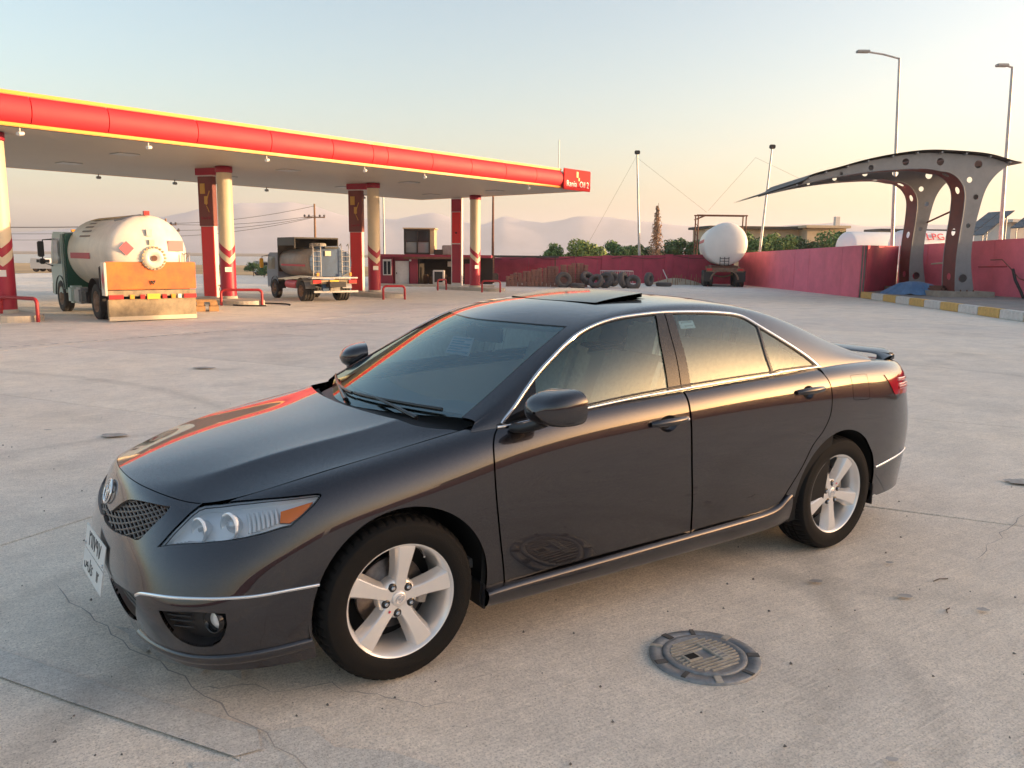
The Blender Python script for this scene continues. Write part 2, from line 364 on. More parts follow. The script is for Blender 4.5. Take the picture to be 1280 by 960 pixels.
# ================================================================== CAR
CO = (-1.4, 0, 0)
def cat_rom(P, n=8):
    P = np.array(P, float)
    if len(P) < 3: return np.array([P[0]*(1-t)+P[-1]*t for t in np.linspace(0, 1, n*2)])
    Q = np.vstack([2*P[0]-P[1], P, 2*P[-1]-P[-2]]); out = []
    for i in range(1, len(Q)-2):
        for t in np.linspace(0, 1, n, endpoint=False):
            a, b, c, d = Q[i-1], Q[i], Q[i+1], Q[i+2]
            out.append(.5*((2*b)+(-a+c)*t+(2*a-5*b+4*c-d)*t*t+(-a+3*b-3*c+d)*t**3))
    out.append(P[-1]); return np.array(out)
def sg(name, rev=False, n=8):
    p = cat_rom(UV[name], n) if isinstance(name, str) else cat_rom(name, n)
    return p[::-1] if rev else p
def join(*segs):
    out = []
    for s in segs:
        for p in np.atleast_2d(s):
            if not out or np.hypot(*(p-out[-1])) > 1e-5: out.append(np.array(p, float))
    if np.hypot(*(out[0]-out[-1])) < 1e-5: out.pop()
    return np.array(out)
def pip(pts, poly):
    x, y = pts[:, 0], pts[:, 1]; ins = np.zeros(len(pts), bool); j = len(poly)-1
    for i in range(len(poly)):
        (xi, yi), (xj, yj) = poly[i], poly[j]
        c = ((yi > y) != (yj > y)) & (x < (xj-xi)*(y-yi)/((yj-yi) if yj != yi else 1e-12)+xi); ins ^= c; j = i
    return ins
def fill(S, outer, holes=(), h=.022):
    sc = np.array(S.scale)
    def rs(l):
        l = np.array(l)*sc; out = []
        for a, b in zip(l, np.roll(l, -1, 0)):
            n = max(1, int(np.ceil(np.hypot(*(b-a))/h)))
            out += [a+(b-a)*k/n for k in range(n)]
        return np.array(out)
    O = rs(outer); H = [rs(x) for x in holes]
    lo, hi = O.min(0), O.max(0)
    gx, gy = np.meshgrid(np.arange(lo[0]+h*.5, hi[0], h), np.arange(lo[1]+h*.5, hi[1], h), indexing='ij')
    g = np.stack([gx.ravel(), gy.ravel()], 1); g = g[pip(g, O)]
    for x in H: g = g[~pip(g, x)] if len(g) else g
    allb = np.vstack([O]+H)
    if len(g):
        keep = np.ones(len(g), bool)
        for i in range(0, len(g), 2000): keep[i:i+2000] = (((g[i:i+2000, None]-allb[None])**2).sum(2).min(1) > (.5*h)**2)
        g = g[keep]
    pts = [Vector(p) for p in np.vstack([allb, g])] if len(g) else [Vector(p) for p in allb]
    ed = []; k = 0
    for l in [O]+H:
        n = len(l); ed += [(k+i, k+(i+1) % n) for i in range(n)]; k += n
    r = delaunay_2d_cdt(pts, ed, [], 0, 1e-7)
    V = np.array([tuple(p) for p in r[0]]); F = np.array([f for f in r[2] if len(f) == 3])
    c = V[F].mean(1); ok = pip(c, O)
    for x in H: ok &= ~pip(c, x)
    return V/sc, F[ok], [O/sc]+[x/sc for x in H]
def mesh_n(name, V, N, F, m, parent, org=CO):
    me = bpy.data.meshes.new(name); me.from_pydata((np.asarray(V)-np.array(org)).tolist(), [], [tuple(map(int, f)) for f in F])
    me.polygons.foreach_set('use_smooth', [True]*len(me.polygons)); me.materials.append(MATS[m] if isinstance(m, str) else m)
    me.normals_split_custom_set_from_vertices([tuple(n) for n in N])
    o = bpy.data.objects.new(name, me); COL.objects.link(o); o.parent = parent
    return o
def skin(name, S, outer, m, parent, holes=(), off=0., rim=.012, h=.022, side='LR', joined=False, bend=None):
    """a body panel: outline on the sheet, filled, mirrored to the other side, its edge folded inwards"""
    uv, F, loops = fill(S, outer, holes, h); n = S.nrm(uv); P = S.ev(uv)+n*off
    if bend is not None: P = P+bend(P)
    flip = (np.cross(P[F[:, 1]]-P[F[:, 0]], P[F[:, 2]]-P[F[:, 0]])*n[F[:, 0]]).sum() < 0
    if flip: F = F[:, ::-1]
    V = [P]; N = [n]; FF = [F]; k = len(P)
    if rim:
        for L in loops:
            q = S.ev(L); nn = S.nrm(L); q = q+nn*off
            if bend is not None: q = q+bend(q)
            t = np.roll(q, -1, 0)-np.roll(q, 1, 0); t /= np.linalg.norm(t, axis=1)[:, None]+1e-9
            o_ = np.cross(t, nn); ctr = q.mean(0)
            m_ = len(L); idx = np.arange(m_); nx = (idx+1) % m_
            keep = ~((abs(q[:, 1]) < 1e-3) & (abs(q[nx, 1]) < 1e-3))       # no fold along the centre line
            f = np.stack([k+idx, k+nx, k+m_+nx, k+m_+idx], 1)[keep]
            V += [q, q-nn*rim]; N += [o_, o_]; FF.append(f); k += 2*m_
    V = np.vstack(V); N = np.vstack(N); FF = [tuple(f) for x in FF for f in x]
    mir = np.array((1, -1, 1)); objs = []
    if joined:
        F2 = FF+[tuple(i+len(V) for i in f[::-1]) for f in FF]
        return mesh_n(name, np.vstack([V, V*mir]), np.vstack([N, N*mir]), F2, m, parent)
    if 'L' in side: objs.append(mesh_n(name, V, N, FF, m, parent))
    if 'R' in side: objs.append(mesh_n(name, V*mir, N*mir, [f[::-1] for f in FF], m, parent))
    return objs
def mir_mb(mb):
    r = MB(); r.v = [(x, -y, z) for x, y, z in mb.v]; r.f = [f[::-1] for f in mb.f]; r.sm = list(mb.sm); return r
def both(name, mb, m, parent):
    if isinstance(parent, (list, tuple)): pl, pr = parent
    else: pl = pr = parent
    return [mb.build(name, m, pl, org=CO), mir_mb(mb).build(name, m, pr, org=CO)]
def molding(S, path, w, hgt, off=0., ends=True, wfn=None):
    """a strip lying on a sheet along a path: rounded section w wide, hgt proud"""
    path = np.array(path); q = S.ev(path); n = S.nrm(path); t = np.gradient(q, axis=0); t /= np.linalg.norm(t, axis=1)[:, None]+1e-9
    b = np.cross(n, t); mb = MB(); vs = []; K = 7
    for i in range(len(q)):
        ww = w if wfn is None else w*wfn(i/(len(q)-1))
        for k in range(K):
            a = pi*k/(K-1); vs.append(q[i]+b[i]*cos(a)*ww/2+n[i]*(off+hgt*sin(a)**.6*1.0 if 0 < k < K-1 else off-.008))
    fs = [(i*K+k, i*K+k+1, (i+1)*K+k+1, (i+1)*K+k) for i in range(len(q)-1) for k in range(K-1)]
    fs += [tuple(range(K)), tuple(range((len(q)-1)*K, len(q)*K))]
    mb.add(vs, fs[:-2], True); mb.add(vs[:K], [tuple(range(K))]); mb.add(vs[-K:], [tuple(range(K))]); return mb
ring.scale = (6.9, 1.2); gh.scale = (3.1, 1.35); hood.scale = (1.05, .85)
# ---- materials of the car
def paint_mat():
    m = mat('grey_metallic_paint', (.034, .031, .036), .28, .85, Coat_Weight=1.0, Coat_Roughness=.006, Coat_IOR=1.64)
    nt = m.node_tree; b = nt.nodes['Principled BSDF']; tc = nt.nodes.new('ShaderNodeTexCoord'); v = nt.nodes.new('ShaderNodeTexVoronoi'); v.inputs['Scale'].default_value = 1800
    r = nt.nodes.new('ShaderNodeMapRange'); r.inputs[3].default_value = .20; r.inputs[4].default_value = .34
    nt.links.new(tc.outputs['Object'], v.inputs['Vector']); nt.links.new(v.outputs['Color'], r.inputs[0]); nt.links.new(r.outputs[0], b.inputs['Roughness'])
    # thin uneven film of dust
    n = nt.nodes.new('ShaderNodeTexNoise'); n.inputs['Scale'].default_value = 5; n.inputs['Detail'].default_value = 7
    r2 = nt.nodes.new('ShaderNodeMapRange'); r2.inputs[1].default_value = .35; r2.inputs[2].default_value = .8; r2.inputs[3].default_value = .003; r2.inputs[4].default_value = .014
    nt.links.new(tc.outputs['Object'], n.inputs['Vector']); nt.links.new(n.outputs[0], r2.inputs[0]); nt.links.new(r2.outputs[0], b.inputs['Coat Roughness'])
paint_mat()
mat('chrome', (.82, .82, .83), .07, 1.0)
mat('satin_chrome', (.62, .62, .64), .22, 1.0)
mat('black_plastic', (.018, .018, .020), .45, bump=.15, bscale=400)
mat('gloss_black', (.010, .010, .011), .08)
mat('matt_black', (.006, .006, .006), .9)
mat('pillar_black', (.020, .019, .019), .16, noise=.3, nscale=30)
mat('grille_grey', (.075, .062, .058), .32)
mat('rubber', (.0065, .0065, .0065), .72, Specular_IOR_Level=.22, bump=.2, bscale=180)
mat('alloy', (.80, .79, .78), .26, .55)
mat('alloy_face', (.60, .58, .56), .30, .85, noise=.10, nscale=22)
mat('brake_steel', (.22, .20, .19), .42, .9, noise=.4, nscale=20)
mat('caliper', (.30, .29, .28), .5, .6, noise=.3, nscale=30)
mat('reflector', (.95, .96, .97), .30, .22)
mat('lamp_grey', (.80, .81, .83), .22, .35)
mat('amber_lens', (1.0, .24, .008), .3)
mat('red_lens', (.42, .012, .018), .12, Coat_Weight=1.0)
mat('pale_red_lens', (.75, .30, .28), .15, Coat_Weight=1.0)
mat('seat_fabric', (.80, .78, .72), .85, noise=.12, nscale=40)
mat('dash', (.48, .48, .47), .7, bump=.2, bscale=300)
mat('cabin_dark', (.20, .20, .20), .85)
mat('cabin_light', (.80, .78, .74), .85)
mat('plate_white', (.74, .74, .72), .35, noise=.06, nscale=30)
mat('ink_black', (.015, .015, .018), .5)
mat('paper', (.80, .82, .84), .7)
mat('paper_blue', (.22, .40, .52), .7)
mat('red_paint_dot', (.55, .06, .09), .5)
thin_glass('window_glass', (.86, .98, .92), 1.95, tone=(.90, 1, .95))
thin_glass('screen_glass', (.92, .99, .99), 2.6, tone=(.80, .97, 1.0))
thin_glass('rear_glass', (.16, .19, .18), 1.60)
thin_glass('lens_clear', (.93, .94, .95), 1.45)
CARD = dict(label='dark grey metallic four-door sedan parked on the concrete beside the manhole cover', cat='car')
car = empty('sedan_car', CO, 0, **CARD)
# ---- openings and cut lines
def arc(cx, cz, r, a0, a1, n=40, ur=(0, 1)):
    a = np.radians(np.linspace(a0, a1, n)); return ring.inv(np.stack([cx+r*np.cos(a), cz+r*np.sin(a)], 1), [0, 2], ur=ur, vr=(0, .75))
AF = (-.015, .335, .378); AR = (-2.772, .335, .380)
vb = .010
arch_f_front = arc(*AF, -18, 60, 22, (.2, .45)); arch_f_rear = arc(*AF, 60, 186, 36, (.2, .45))
arch_r_front = arc(*AR, -6, 140, 36, (.55, .78)); arch_r_rear = arc(*AR, 140, 190, 14, (.55, .78))
gfb = sg('gap_fb'); gfb[0] = arch_f_front[-1]
# ---- front bumper
hl_in, hl_low = sg('hl_in'), sg('hl_low')
gr_top, gr_r, gr_b = sg('grille'), sg('grille2'), sg('grille3')
in_t = cat_rom([(.0, .170), (.030, .182), (.0527, .208), (.0837, .2285)]); in_r = cat_rom([(.0837, .2285), (.0796, .1591), (.066, .085)]); in_b = cat_rom([(.066, .085), (.04, .058), (.02, .048), (0, .046)])
bump = join([(0, vb)], [(u, vb) for u in np.linspace(.01, arch_f_front[0][0], 40)], arch_f_front, gfb, hl_low, hl_in, [(.146, .985)], [(u, .985) for u in np.linspace(.14, 0, 24)],
            [(0, .600)], gr_top[6:], gr_r, gr_b, [(0, .4777)], [(0, .170)], in_t, in_r, in_b)
# grille top edge starts on the centre line under the badge
fog = join(sg('fog_t'), sg('fog_r'), sg('fog_b'))
bumper = skin('front_bumper', ring, bump, 'grey_metallic_paint', car, holes=[fog], joined=True, h=.018, rim=.014)
grl = join([(0, .60)], gr_top[6:], gr_r, gr_b, [(0, .4777)])
skin('grille_backing', ring, grl, 'matt_black', bumper, off=-.05, rim=0, joined=True, h=.03)
# painted inner surround of the grille
def shrink(loop, S, k, axis_keep=None):
    L = np.array(loop)*np.array(S.scale); a = np.roll(L, 1, 0)-L; b = np.roll(L, -1, 0)-L
    t = np.roll(L, -1, 0)-np.roll(L, 1, 0); t /= np.linalg.norm(t, axis=1)[:, None]+1e-9; nrm = np.stack([-t[:, 1], t[:, 0]], 1)
    area = .5*np.sum(L[:, 0]*np.roll(L[:, 1], -1)-np.roll(L[:, 0], -1)*L[:, 1])
    return (L+nrm*k*np.sign(area))/np.array(S.scale)
def wall(loop, S, d0, d1, m, name, parent, inset=0.):
    A = S.ev(loop)+S.nrm(loop)*d0; L2 = shrink(loop, S, inset) if inset else loop; B = S.ev(np.clip(L2, 0, 1))+S.nrm(np.clip(L2, 0, 1))*d1; n = len(A); mb = MB()
    mb.add(list(A)+list(B), [(i, (i+1) % n, n+(i+1) % n, n+i) for i in range(n) if not (abs(A[i, 1]) < 2e-3 and abs(A[(i+1) % n, 1]) < 2e-3)], True)
    r = mir_mb(mb); mb.add(r.v, r.f, True); return mb.build(name, m, parent, org=CO)
wall(grl, ring, 0, -.05, 'grille_grey', 'grille_surround', bumper, .012)
# honeycomb mesh of the grille: two families of slanted bars
def lattice(loop, S, step, ang, d, r):
    sc = np.array(S.scale)*np.array((.62, .62)); L = np.array(loop)*sc; mb = MB(); lo, hi = L.min(0), L.max(0)
    for sgn in (1, -1):
        dr = np.array((cos(ang), sgn*sin(ang))); nr = np.array((-dr[1], dr[0])); c = (lo+hi)/2; R = np.hypot(*(hi-lo))
        for k in np.arange(-R, R, step):
            s_ = c[None]+nr*k+dr*np.linspace(-R, R, 260)[:, None]; ok = pip(s_, L); run = []
            for p, o in zip(np.vstack([s_, s_[-1:]]), list(ok)+[False]):
                if o: run.append(p)
                else:
                    if len(run) > 2:
                        uvp = np.clip(np.array(run[::3]+[run[-1]])/sc, 0, 1); mb.tube(S.ev(uvp)-S.nrm(uvp)*d, r, 6, caps=False)
                    run = []
    return mb
gm = lattice(grl, ring, .0315, radians(40), .016, .0056); r_ = mir_mb(gm); gm.add(r_.v, r_.f, True); gm.build('grille_mesh', 'grille_grey', bumper, recalc=False, org=CO)
# lower intake
itk = join(in_t, in_r, in_b)
skin('intake_backing', ring, itk, 'matt_black', bumper, off=-.09, rim=0, joined=True, h=.03)
wall(itk, ring, 0, -.09, 'black_plastic', 'intake_surround', bumper)
for k, vv in enumerate((.155, .12, .085)):
    mb = MB(); p = np.array([(u, vv) for u in np.linspace(0, .072-.004*k, 14)]); mb.tube(ring.ev(p)-ring.nrm(p)*.035, .007, 6); r_ = mir_mb(mb); mb.add(r_.v, r_.f, True); mb.build('intake_slat', 'black_plastic', bumper, org=CO)
# fog lamp pockets
for o_ in skin('fog_pocket', ring, fog, 'black_plastic', bumper, off=-.045, rim=0, h=.02):
    pass
def wall_lr(loop, S, d0, d1, m, name, parent):
    A = S.ev(loop)+S.nrm(loop)*d0; B = S.ev(loop)+S.nrm(loop)*d1; n = len(A); mb = MB(); mb.add(list(A)+list(B), [(i, (i+1) % n, n+(i+1) % n, n+i) for i in range(n)], True)
    return both(name, mb, m, parent)
wall_lr(fog, ring, 0, -.047, 'black_plastic', 'fog_pocket_wall', bumper)
fl = np.array(UV['foglamp'][0]); fp = ring.ev([fl])[0]; fn = ring.nrm([fl])[0]; fdir = np.array((.86, .40, -.02)); fdir /= np.linalg.norm(fdir)
def aim(mb, c, d):
    """turn a shape built along +X at the origin to point along d at c"""
    q_ = Vector((1, 0, 0)).rotation_difference(Vector(d)); mb.v = [tuple(q_@Vector(p)+Vector(c)) for p in mb.v]; return mb
mb = aim(MB().lathe([(.044, -.05), (.046, -.004), (.043, .0), (.038, -.004), (.036, -.03)], axis='X', n=28), fp-fn*.018, fdir); ft = both('fog_lamp', mb, 'gloss_black', bumper)
mb = aim(MB().lathe([(0, -.012), (.02, -.014), (.036, -.026)], axis='X', n=24), fp-fn*.018, fdir); both('lens', mb, 'lamp_grey', ft)
for vv in (.170, .145, .118):
    p = np.array([(u, vv) for u in np.linspace(.122+(.17-vv)*.08, .150, 8)]); mb = MB().tube(ring.ev(p)-ring.nrm(p)*.020, .006, 6, flat=.6); both('fog_pocket_slat', mb, 'black_plastic', bumper)
both('bumper_lip', molding(ring, np.array([(u, .030+.008*max(0, (u-.14)/.13)) for u in np.linspace(.045, .268, 40)]), .046, .016, -.003, wfn=lambda t: .45+.55*min(1, 4*t)), 'grey_metallic_paint', bumper)
both('bumper_chrome_strip', molding(ring, sg('strip', n=10), .013, .006), 'chrome', bumper)
# ---- badge
def badge(mb, c, a, b, n, up, r):
    n = Vector(n).normalized(); up = (Vector(up)-n*Vector(up).dot(n)).normalized(); s_ = up.cross(n)
    def el(cx, cy, ra, rb, k=36, d=0): return [Vector(c)+s_*(cx+ra*cos(t))+up*(cy+rb*sin(t))+n*(d+r*.5) for t in np.linspace(0, 2*pi, k, endpoint=False)]
    mb.tube(el(0, 0, a, b), r, 8, closed=True); mb.tube(el(0, b*.38, a*.62, b*.42), r*.75, 8, closed=True); mb.tube(el(0, -b*.08, a*.27, b*.80), r*.75, 8, closed=True)
    return mb
eq = ring.inv([(0.0, .695)], [1, 2], ur=(0, .02), vr=(.55, .9))[0]; ec = ring.ev([eq])[0]; en = ring.nrm([eq])[0]; en[1] = 0; ec[1] = 0
badge(MB(), ec+en*.006, .066, .048, en, (0, 0, 1), .0044).build('badge', 'chrome', bumper, org=CO)
# ---- number plate in its box
PX, PZ, PW, PH = .974, .420, .37, .205
plt_o = MB().box((PX-.056, 0, PZ+.030), (.040, PW+.016, PH*.74), bev=.006).build('plate_holder', 'grey_metallic_paint', car, org=CO)
lean = Matrix.Rotation(radians(-9), 3, 'Y')@Matrix.Rotation(radians(3.5), 3, 'Z')
MB().box((PX-.075, .205, PZ+.03), (.05, .05, .13), bev=.006).build('plate_bracket', 'black_plastic', plt_o, org=CO)
def lp(y, z, d=0): v = lean@Vector((d, y, z)); return Vector((PX, 0, PZ))+v
rotp = lean
mb = MB(); mb.box(tuple(lp(0, .052)), (.003, PW, .098), rot=rotp); mb.box(tuple(lp(0, -.052)), (.003, PW, .098), rot=rotp); pl = mb.build('number_plate', 'plate_white', car, org=CO)
tm = Matrix.Translation(Vector((PX, 0, PZ))-Vector(CO))@rotp.to_4x4()@Matrix(((0, 0, 1, .0025), (1, 0, 0, 0), (0, 1, 0, 0), (0, 0, 0, 1)))
def ptext(body, y, z, size, xs=1): return text_mesh('plate_text', body, size, 'ink_black', pl, tm@Matrix.Translation((y, z, 0)), .0006, xs=xs)
ptext('\u0662\u0661\u0661\u0667\u0669\u0667', 0, .052, .088, 1.0); ptext('\u0633\u0644\u06ce', -.075, -.048, .062); ptext('\u0661\u0662', .10, -.052, .060)
for yy in (-.165, .165): MB().lathe([(0, .004), (.007, .003), (.008, 0)], c=tuple(lp(yy, .018, .002)), axis='X', n=10).build('plate_bolt', 'satin_chrome', pl, org=CO)
# ---- headlights
hl_top = join(sg('hl_top'), [(.2831, .7750)]); hl_rear = sg('hl_rear')
hl = join(hl_low, hl_in, [(.150, .985)], hl_top, hl_rear)
lens = skin('headlight', ring, shrink(hl, ring, .010), 'lens_clear', car, off=-.002, rim=.006, h=.02)
skin('headlight_seal', ring, hl, 'gloss_black', lens[0], off=-.014, rim=0, h=.02, side='L', holes=[shrink(hl, ring, .022)]); skin('headlight_seal', ring, hl, 'gloss_black', lens[1], off=-.014, rim=0, h=.02, side='R', holes=[shrink(hl, ring, .022)])
hls = shrink(hl, ring, .012)
def part_lr(name, S, loop, m, parents, **k):
    skin(name, S, loop, m, parents[0], side='L', **k); skin(name, S, loop, m, parents[1], side='R', **k)
part_lr('lamp_housing', ring, hls, 'reflector', lens, off=-.040, rim=0, h=.02)
wall_lr(hls, ring, -.006, -.041, 'reflector', 'lamp_housing_wall', lens)
def lamp_bowl(uv, depth, r, d, name, m='reflector', ringed=True):
    c = ring.ev([uv])[0]-ring.nrm([uv])[0]*depth; mb = aim(MB().lathe([(r*1.16, -.004), (r*1.12, .006), (r, .004), (r*.94, -.012), (r*.7, -.034), (r*.35, -.046), (0, -.049)], axis='X', n=32), c, d); return both(name, mb, m, lens), c
hd = np.array((.95, .30, .02)); hd /= np.linalg.norm(hd)
lb, c1 = lamp_bowl((.182, .775), .016, .044, hd, 'low_beam_bowl')
both('projector_lens', aim(MB().ball((0, 0, 0), .026, 20, 12), c1-hd*.018, hd), 'lamp_grey', lb)
lb2, c2 = lamp_bowl((.143, .780), .020, .040, hd, 'high_beam_bowl'); both('bulb', aim(MB().tube([(-.03, 0, 0), (.0, 0, 0)], .008, 10), c2, hd), 'lamp_grey', lb2)
amb = np.array(UV['amber']); part_lr('turn_signal', ring, join(amb), 'amber_lens', lens, off=-.020, rim=.02, h=.015)
# fluted reflector between the lamps and the signal
for k, u in enumerate(np.linspace(.205, .236, 7)):
    p = np.array([(u, vv) for vv in np.linspace(.66, .86-k*.008, 8)]); both('reflector_flute', MB().tube(ring.ev(p)-ring.nrm(p)*.026, .0075, 6), 'reflector', lens)
for k in range(4):
    p = np.array([(u, .625+.012*k) for u in np.linspace(.118+.004*k, .152+.004*k, 6)]); both('reflector_step', MB().tube(ring.ev(p)-ring.nrm(p)*(.020+.003*k), .006, 6), 'lamp_grey', lens)
# ---- fender
dF = sg('doorF'); tipu = .2831
hood_uv_end = .4045
fend = join(sg('hl_rear', True), [(tipu, .775)], hl_top[::-1], [(u, .985) for u in np.linspace(.172, hood_uv_end, 40)], [(.4115, .972), (.4175, .945)], dF+[-.0006, 0], arch_f_rear[::-1], gfb)
i0 = np.argmin(np.abs(np.array(fend)[:, 0]-0))
fenders = skin('fender', ring, join(sg('hl_rear', True), [(tipu, .775)], hl_top[::-1][:-6], [(u, .985) for u in np.linspace(.200, hood_uv_end, 40)], [(.4115, .972), (.4175, .945)], dF+[-.0006, 0], [(.4145, .052)], arch_f_rear[::-1], gfb), 'grey_metallic_paint', car)
# ---- doors
g_ = .0006
def ell(c, ru, rv, n=28): return np.array([(c[0]+ru*cos(t), c[1]+rv*sin(t)) for t in np.linspace(0, 2*pi, n, endpoint=False)])
hF = np.array(UV['handF'][1])+[.0002, .0]; hR = np.array(UV['handR'][1])+[.0, .0]
dB = sg('doorB'); top = .958
doorf = join(dF+[g_, 0], sg('doorFb')[1:-1]+[0, .004], dB[::-1]-[g_, 0], [(u, top) for u in np.linspace(.5306, .43, 50)], [(.4245, .945)])
fd = skin('front_door', ring, doorf, 'grey_metallic_paint', car, holes=[ell(hF, .0058, .062)])
dR = sg('doorRr')
doorr = join(dB+[g_, 0], sg('doorRb')[1:-1]+[0, .004], dR-[g_, 0], [(.6455, .90), (.6435, top)], [(u, top) for u in np.linspace(.64, .5335, 46)])
rd = skin('rear_door', ring, doorr, 'grey_metallic_paint', car, holes=[ell(hR, .0062, .062)])
def bowl(c, ru, rv, parents, name='handle_recess'):
    e = lambda s_: np.array([(c[0]+ru*s_*cos(t), c[1]+rv*s_*sin(t)) for t in np.linspace(0, 2*pi, 28, endpoint=False)])
    vs = []; K = 7
    for k in range(K):
        s_ = 1-k/(K-1)*.98; L = e(s_); vs += list(ring.ev(L)-ring.nrm(L)*(.001+.030*(1-s_**2)**.7))
    mb = MB().add(vs, [(k*28+i, k*28+(i+1) % 28, (k+1)*28+(i+1) % 28, (k+1)*28+i) for k in range(K-1) for i in range(28)], True)
    return both(name, mb, 'grey_metallic_paint', parents)
bowl(hF, .0058, .062, fd); bowl(hR, .0062, .062, rd)
def handle(name, parents, lock):
    p = cat_rom(UV[name], 6); p = p[0]+(p[-1]-p[0])*np.linspace(0, 1, 13)[:, None]; t = np.linspace(0, 1, 13)
    lift = .006+.026*np.clip(np.sin(pi*t), 0, 1)**.45; rad = .0105+.006*np.sin(pi*t)**.6
    q = ring.ev(p)+ring.nrm(p)*lift[:, None]
    hs = both('door_handle', MB().tube(q, list(rad), 10, flat=1.15), 'grey_metallic_paint', parents)
    if lock:
        c = q[-2]+ring.nrm(p[-2:-1])[0]*.012; both('lock', aim(MB().lathe([(0, .004), (.006, .004), (.007, 0)], axis='X', n=12), c, ring.nrm(p[-2:-1])[0]), 'satin_chrome', hs)
handle('handF', fd, True); handle('handR', rd, False)
# ---- rear quarter, fuel flap, tail lamps, rear bumper, boot
fu = np.array(UV['fuel']); fuel = join(*[cat_rom([fu[i]*.86+fu[i-1]*.14, fu[i]*.97+fu[(i+2) % 4]*.03, fu[i]*.86+fu[(i+1) % 4]*.14], 4) for i in range(4)])
tl = np.array(UV['tail']); tail = join(cat_rom([tl[0], (.772, .742), tl[1]], 5), [(.83, .745), (.845, .70)], [(.842, .56), (.832, .525)], cat_rom([(.832, .525), tl[3], tl[4]], 5), cat_rom([tl[4], (.757, .60), tl[0]], 5))
grb = cat_rom([(.7013, .3338), (.7327, .3535), (.775, .372)], 6); grb_up = cat_rom([(.775, .372), (.778, .44), (.781, .5252)], 4)
grb[0] = arch_r_rear[0] if False else grb[0]
k_split = int(np.argmin(((np.vstack([arch_r_front, arch_r_rear])-grb[0])**2).sum(1)))
arch_all = np.vstack([arch_r_front, arch_r_rear[1:]])
arch_all = arc(*AR, 160, -4, 60, (.55, .78)) if False else np.vstack([arc(*AR, 186, 32, 60, (.55, .78))])  # from the door side over the wheel to the bumper gap
arc_low = arc(*AR, 32, -18, 20, (.55, .80))
# arcs run in plan from the front of the rear wheel (x larger) to its back
arch_q = arc(*AR, 6, 148, 46, (.55, .80)); arch_bk = arc(*AR, 148, 196, 18, (.55, .80))
quart = join(dR+[g_, 0], [(.6490, .90), (.6500, .955)], [(u, .972) for u in np.linspace(.66, .80, 40)], [(.825, .955), (.832, .78)], [(.83, .745)], cat_rom([tl[1], (.772, .742), tl[0]], 5), cat_rom([tl[0], (.757, .60), tl[4]], 5), grb_up[::-1], grb[::-1][:-1], arch_q[::-1], [(.612, .118)])
qp = skin('quarter_panel', ring, quart, 'grey_metallic_paint', car, holes=[fuel])
part_lr('fuel_flap', ring, shrink(fuel, ring, .004), 'grey_metallic_paint', qp, rim=.01)
tls = skin('tail_lamp', ring, tail, 'red_lens', car, off=.004, rim=.02, h=.016)
for vv, m_ in ((.655, 'pale_red_lens'), (.60, 'pale_red_lens'), (.575, 'red_lens')):
    p = np.array([(u, vv) for u in np.linspace(.782, .832, 8)]); both('lamp_band', molding(ring, p, .022, .006, .004), m_, tls)
rb = join(grb, grb_up[1:], [(.80, .5252), (.832, .525), (.845, .50)], [(u, .50) for u in np.linspace(.86, 1, 20)], [(1, .03)], [(u, .03) for u in np.linspace(.99, .75, 30)], [(.744, .0363)], arch_bk[::-1])
rbm = skin('rear_bumper', ring, rb, 'grey_metallic_paint', car, joined=True)
both('rear_chrome_strip', molding(ring, sg([(.7342, .1374), (.7688, .152), (.82, .164), (.90, .168), (1, .168)], n=10), .016, .006), 'chrome', rbm)
bt = skin('boot_lid', ring, join([(.834, .78), (.827, .96)], [(u, .985) for u in np.linspace(.83, 1, 24)], [(1, .51)], [(u, .51) for u in np.linspace(.99, .85, 16)], [(.846, .56), (.849, .70)]), 'grey_metallic_paint', car, joined=True)
dk = Sheet(np.array([[(x, y, z+dz) for y, dz in ((.745, -.016), (.68, -.002), (.5, .006), (.25, .010), (.1, .010), (0, .010))] for x, z in ((-3.13, 1.072), (-3.28, 1.068), (-3.42, 1.060), (-3.56, 1.045), (-3.68, 1.030))])); dk.scale = (.6, .75); dk.sign = 1
if dk.nrm([[.5, .5]])[0][2] < 0: dk.sign = -1
skin('boot_top', dk, [(.0, .05), (.8, .10), (.97, .22), (1, 1), (0, 1)], 'grey_metallic_paint', bt, joined=True, h=.05)
mb = MB()
sy = np.linspace(-.665, .665, 41)
def sp(u, v):
    y = -.665+1.33*u; e = max(0, abs(y)-.5)/.165; z0 = 1.082-.030*e**2; xx = -3.655+.10*e**2; a = 2*pi*v
    return (xx+.075*cos(a)*(1-.35*e), y, z0+.009*sin(a)+.022*(-cos(a))*.5)
mb.grid(sp, 41, 17)
for y in (-.60, 0, .60): mb.box((-3.63, y, 1.055), (.06, .10, .05), bev=.01)
mb.build('boot_spoiler', 'grey_metallic_paint', bt, org=CO)
# ---- sill skirts
sk = []
for x, zt, zb, yo in ((-.388, .290, .205, .006), (-.43, .296, .200, .010), (-.60, .300, .198, .008), (-1.2, .312, .200, .006), (-1.9, .324, .205, .006), (-2.16, .330, .210, .006), (-2.27, .352, .215, .006), (-2.325, .398, .22, .002), (-2.36, .408, .225, 0.0)):
    sk.append([(x, .845, zt+.002), (x, .884+yo, zt+.001), (x, .903+yo, zt-.004), (x, .909+yo, zt*.7+zb*.3), (x, .900+yo, zt*.4+zb*.6), (x, .882+yo, zb+.008), (x, .865, zb), (x, .80, zb+.005)])
skt = Sheet(np.array(sk)); skt.scale = (2.0, .25); skt.sign = 1
if skt.nrm([[.5, .4]])[0][1] < 0: skt.sign = -1
sks = skin('sill_skirt', skt, [(0, 0), (1, 0), (1, 1), (0, 1)], 'grey_metallic_paint', car, rim=.03, h=.02)
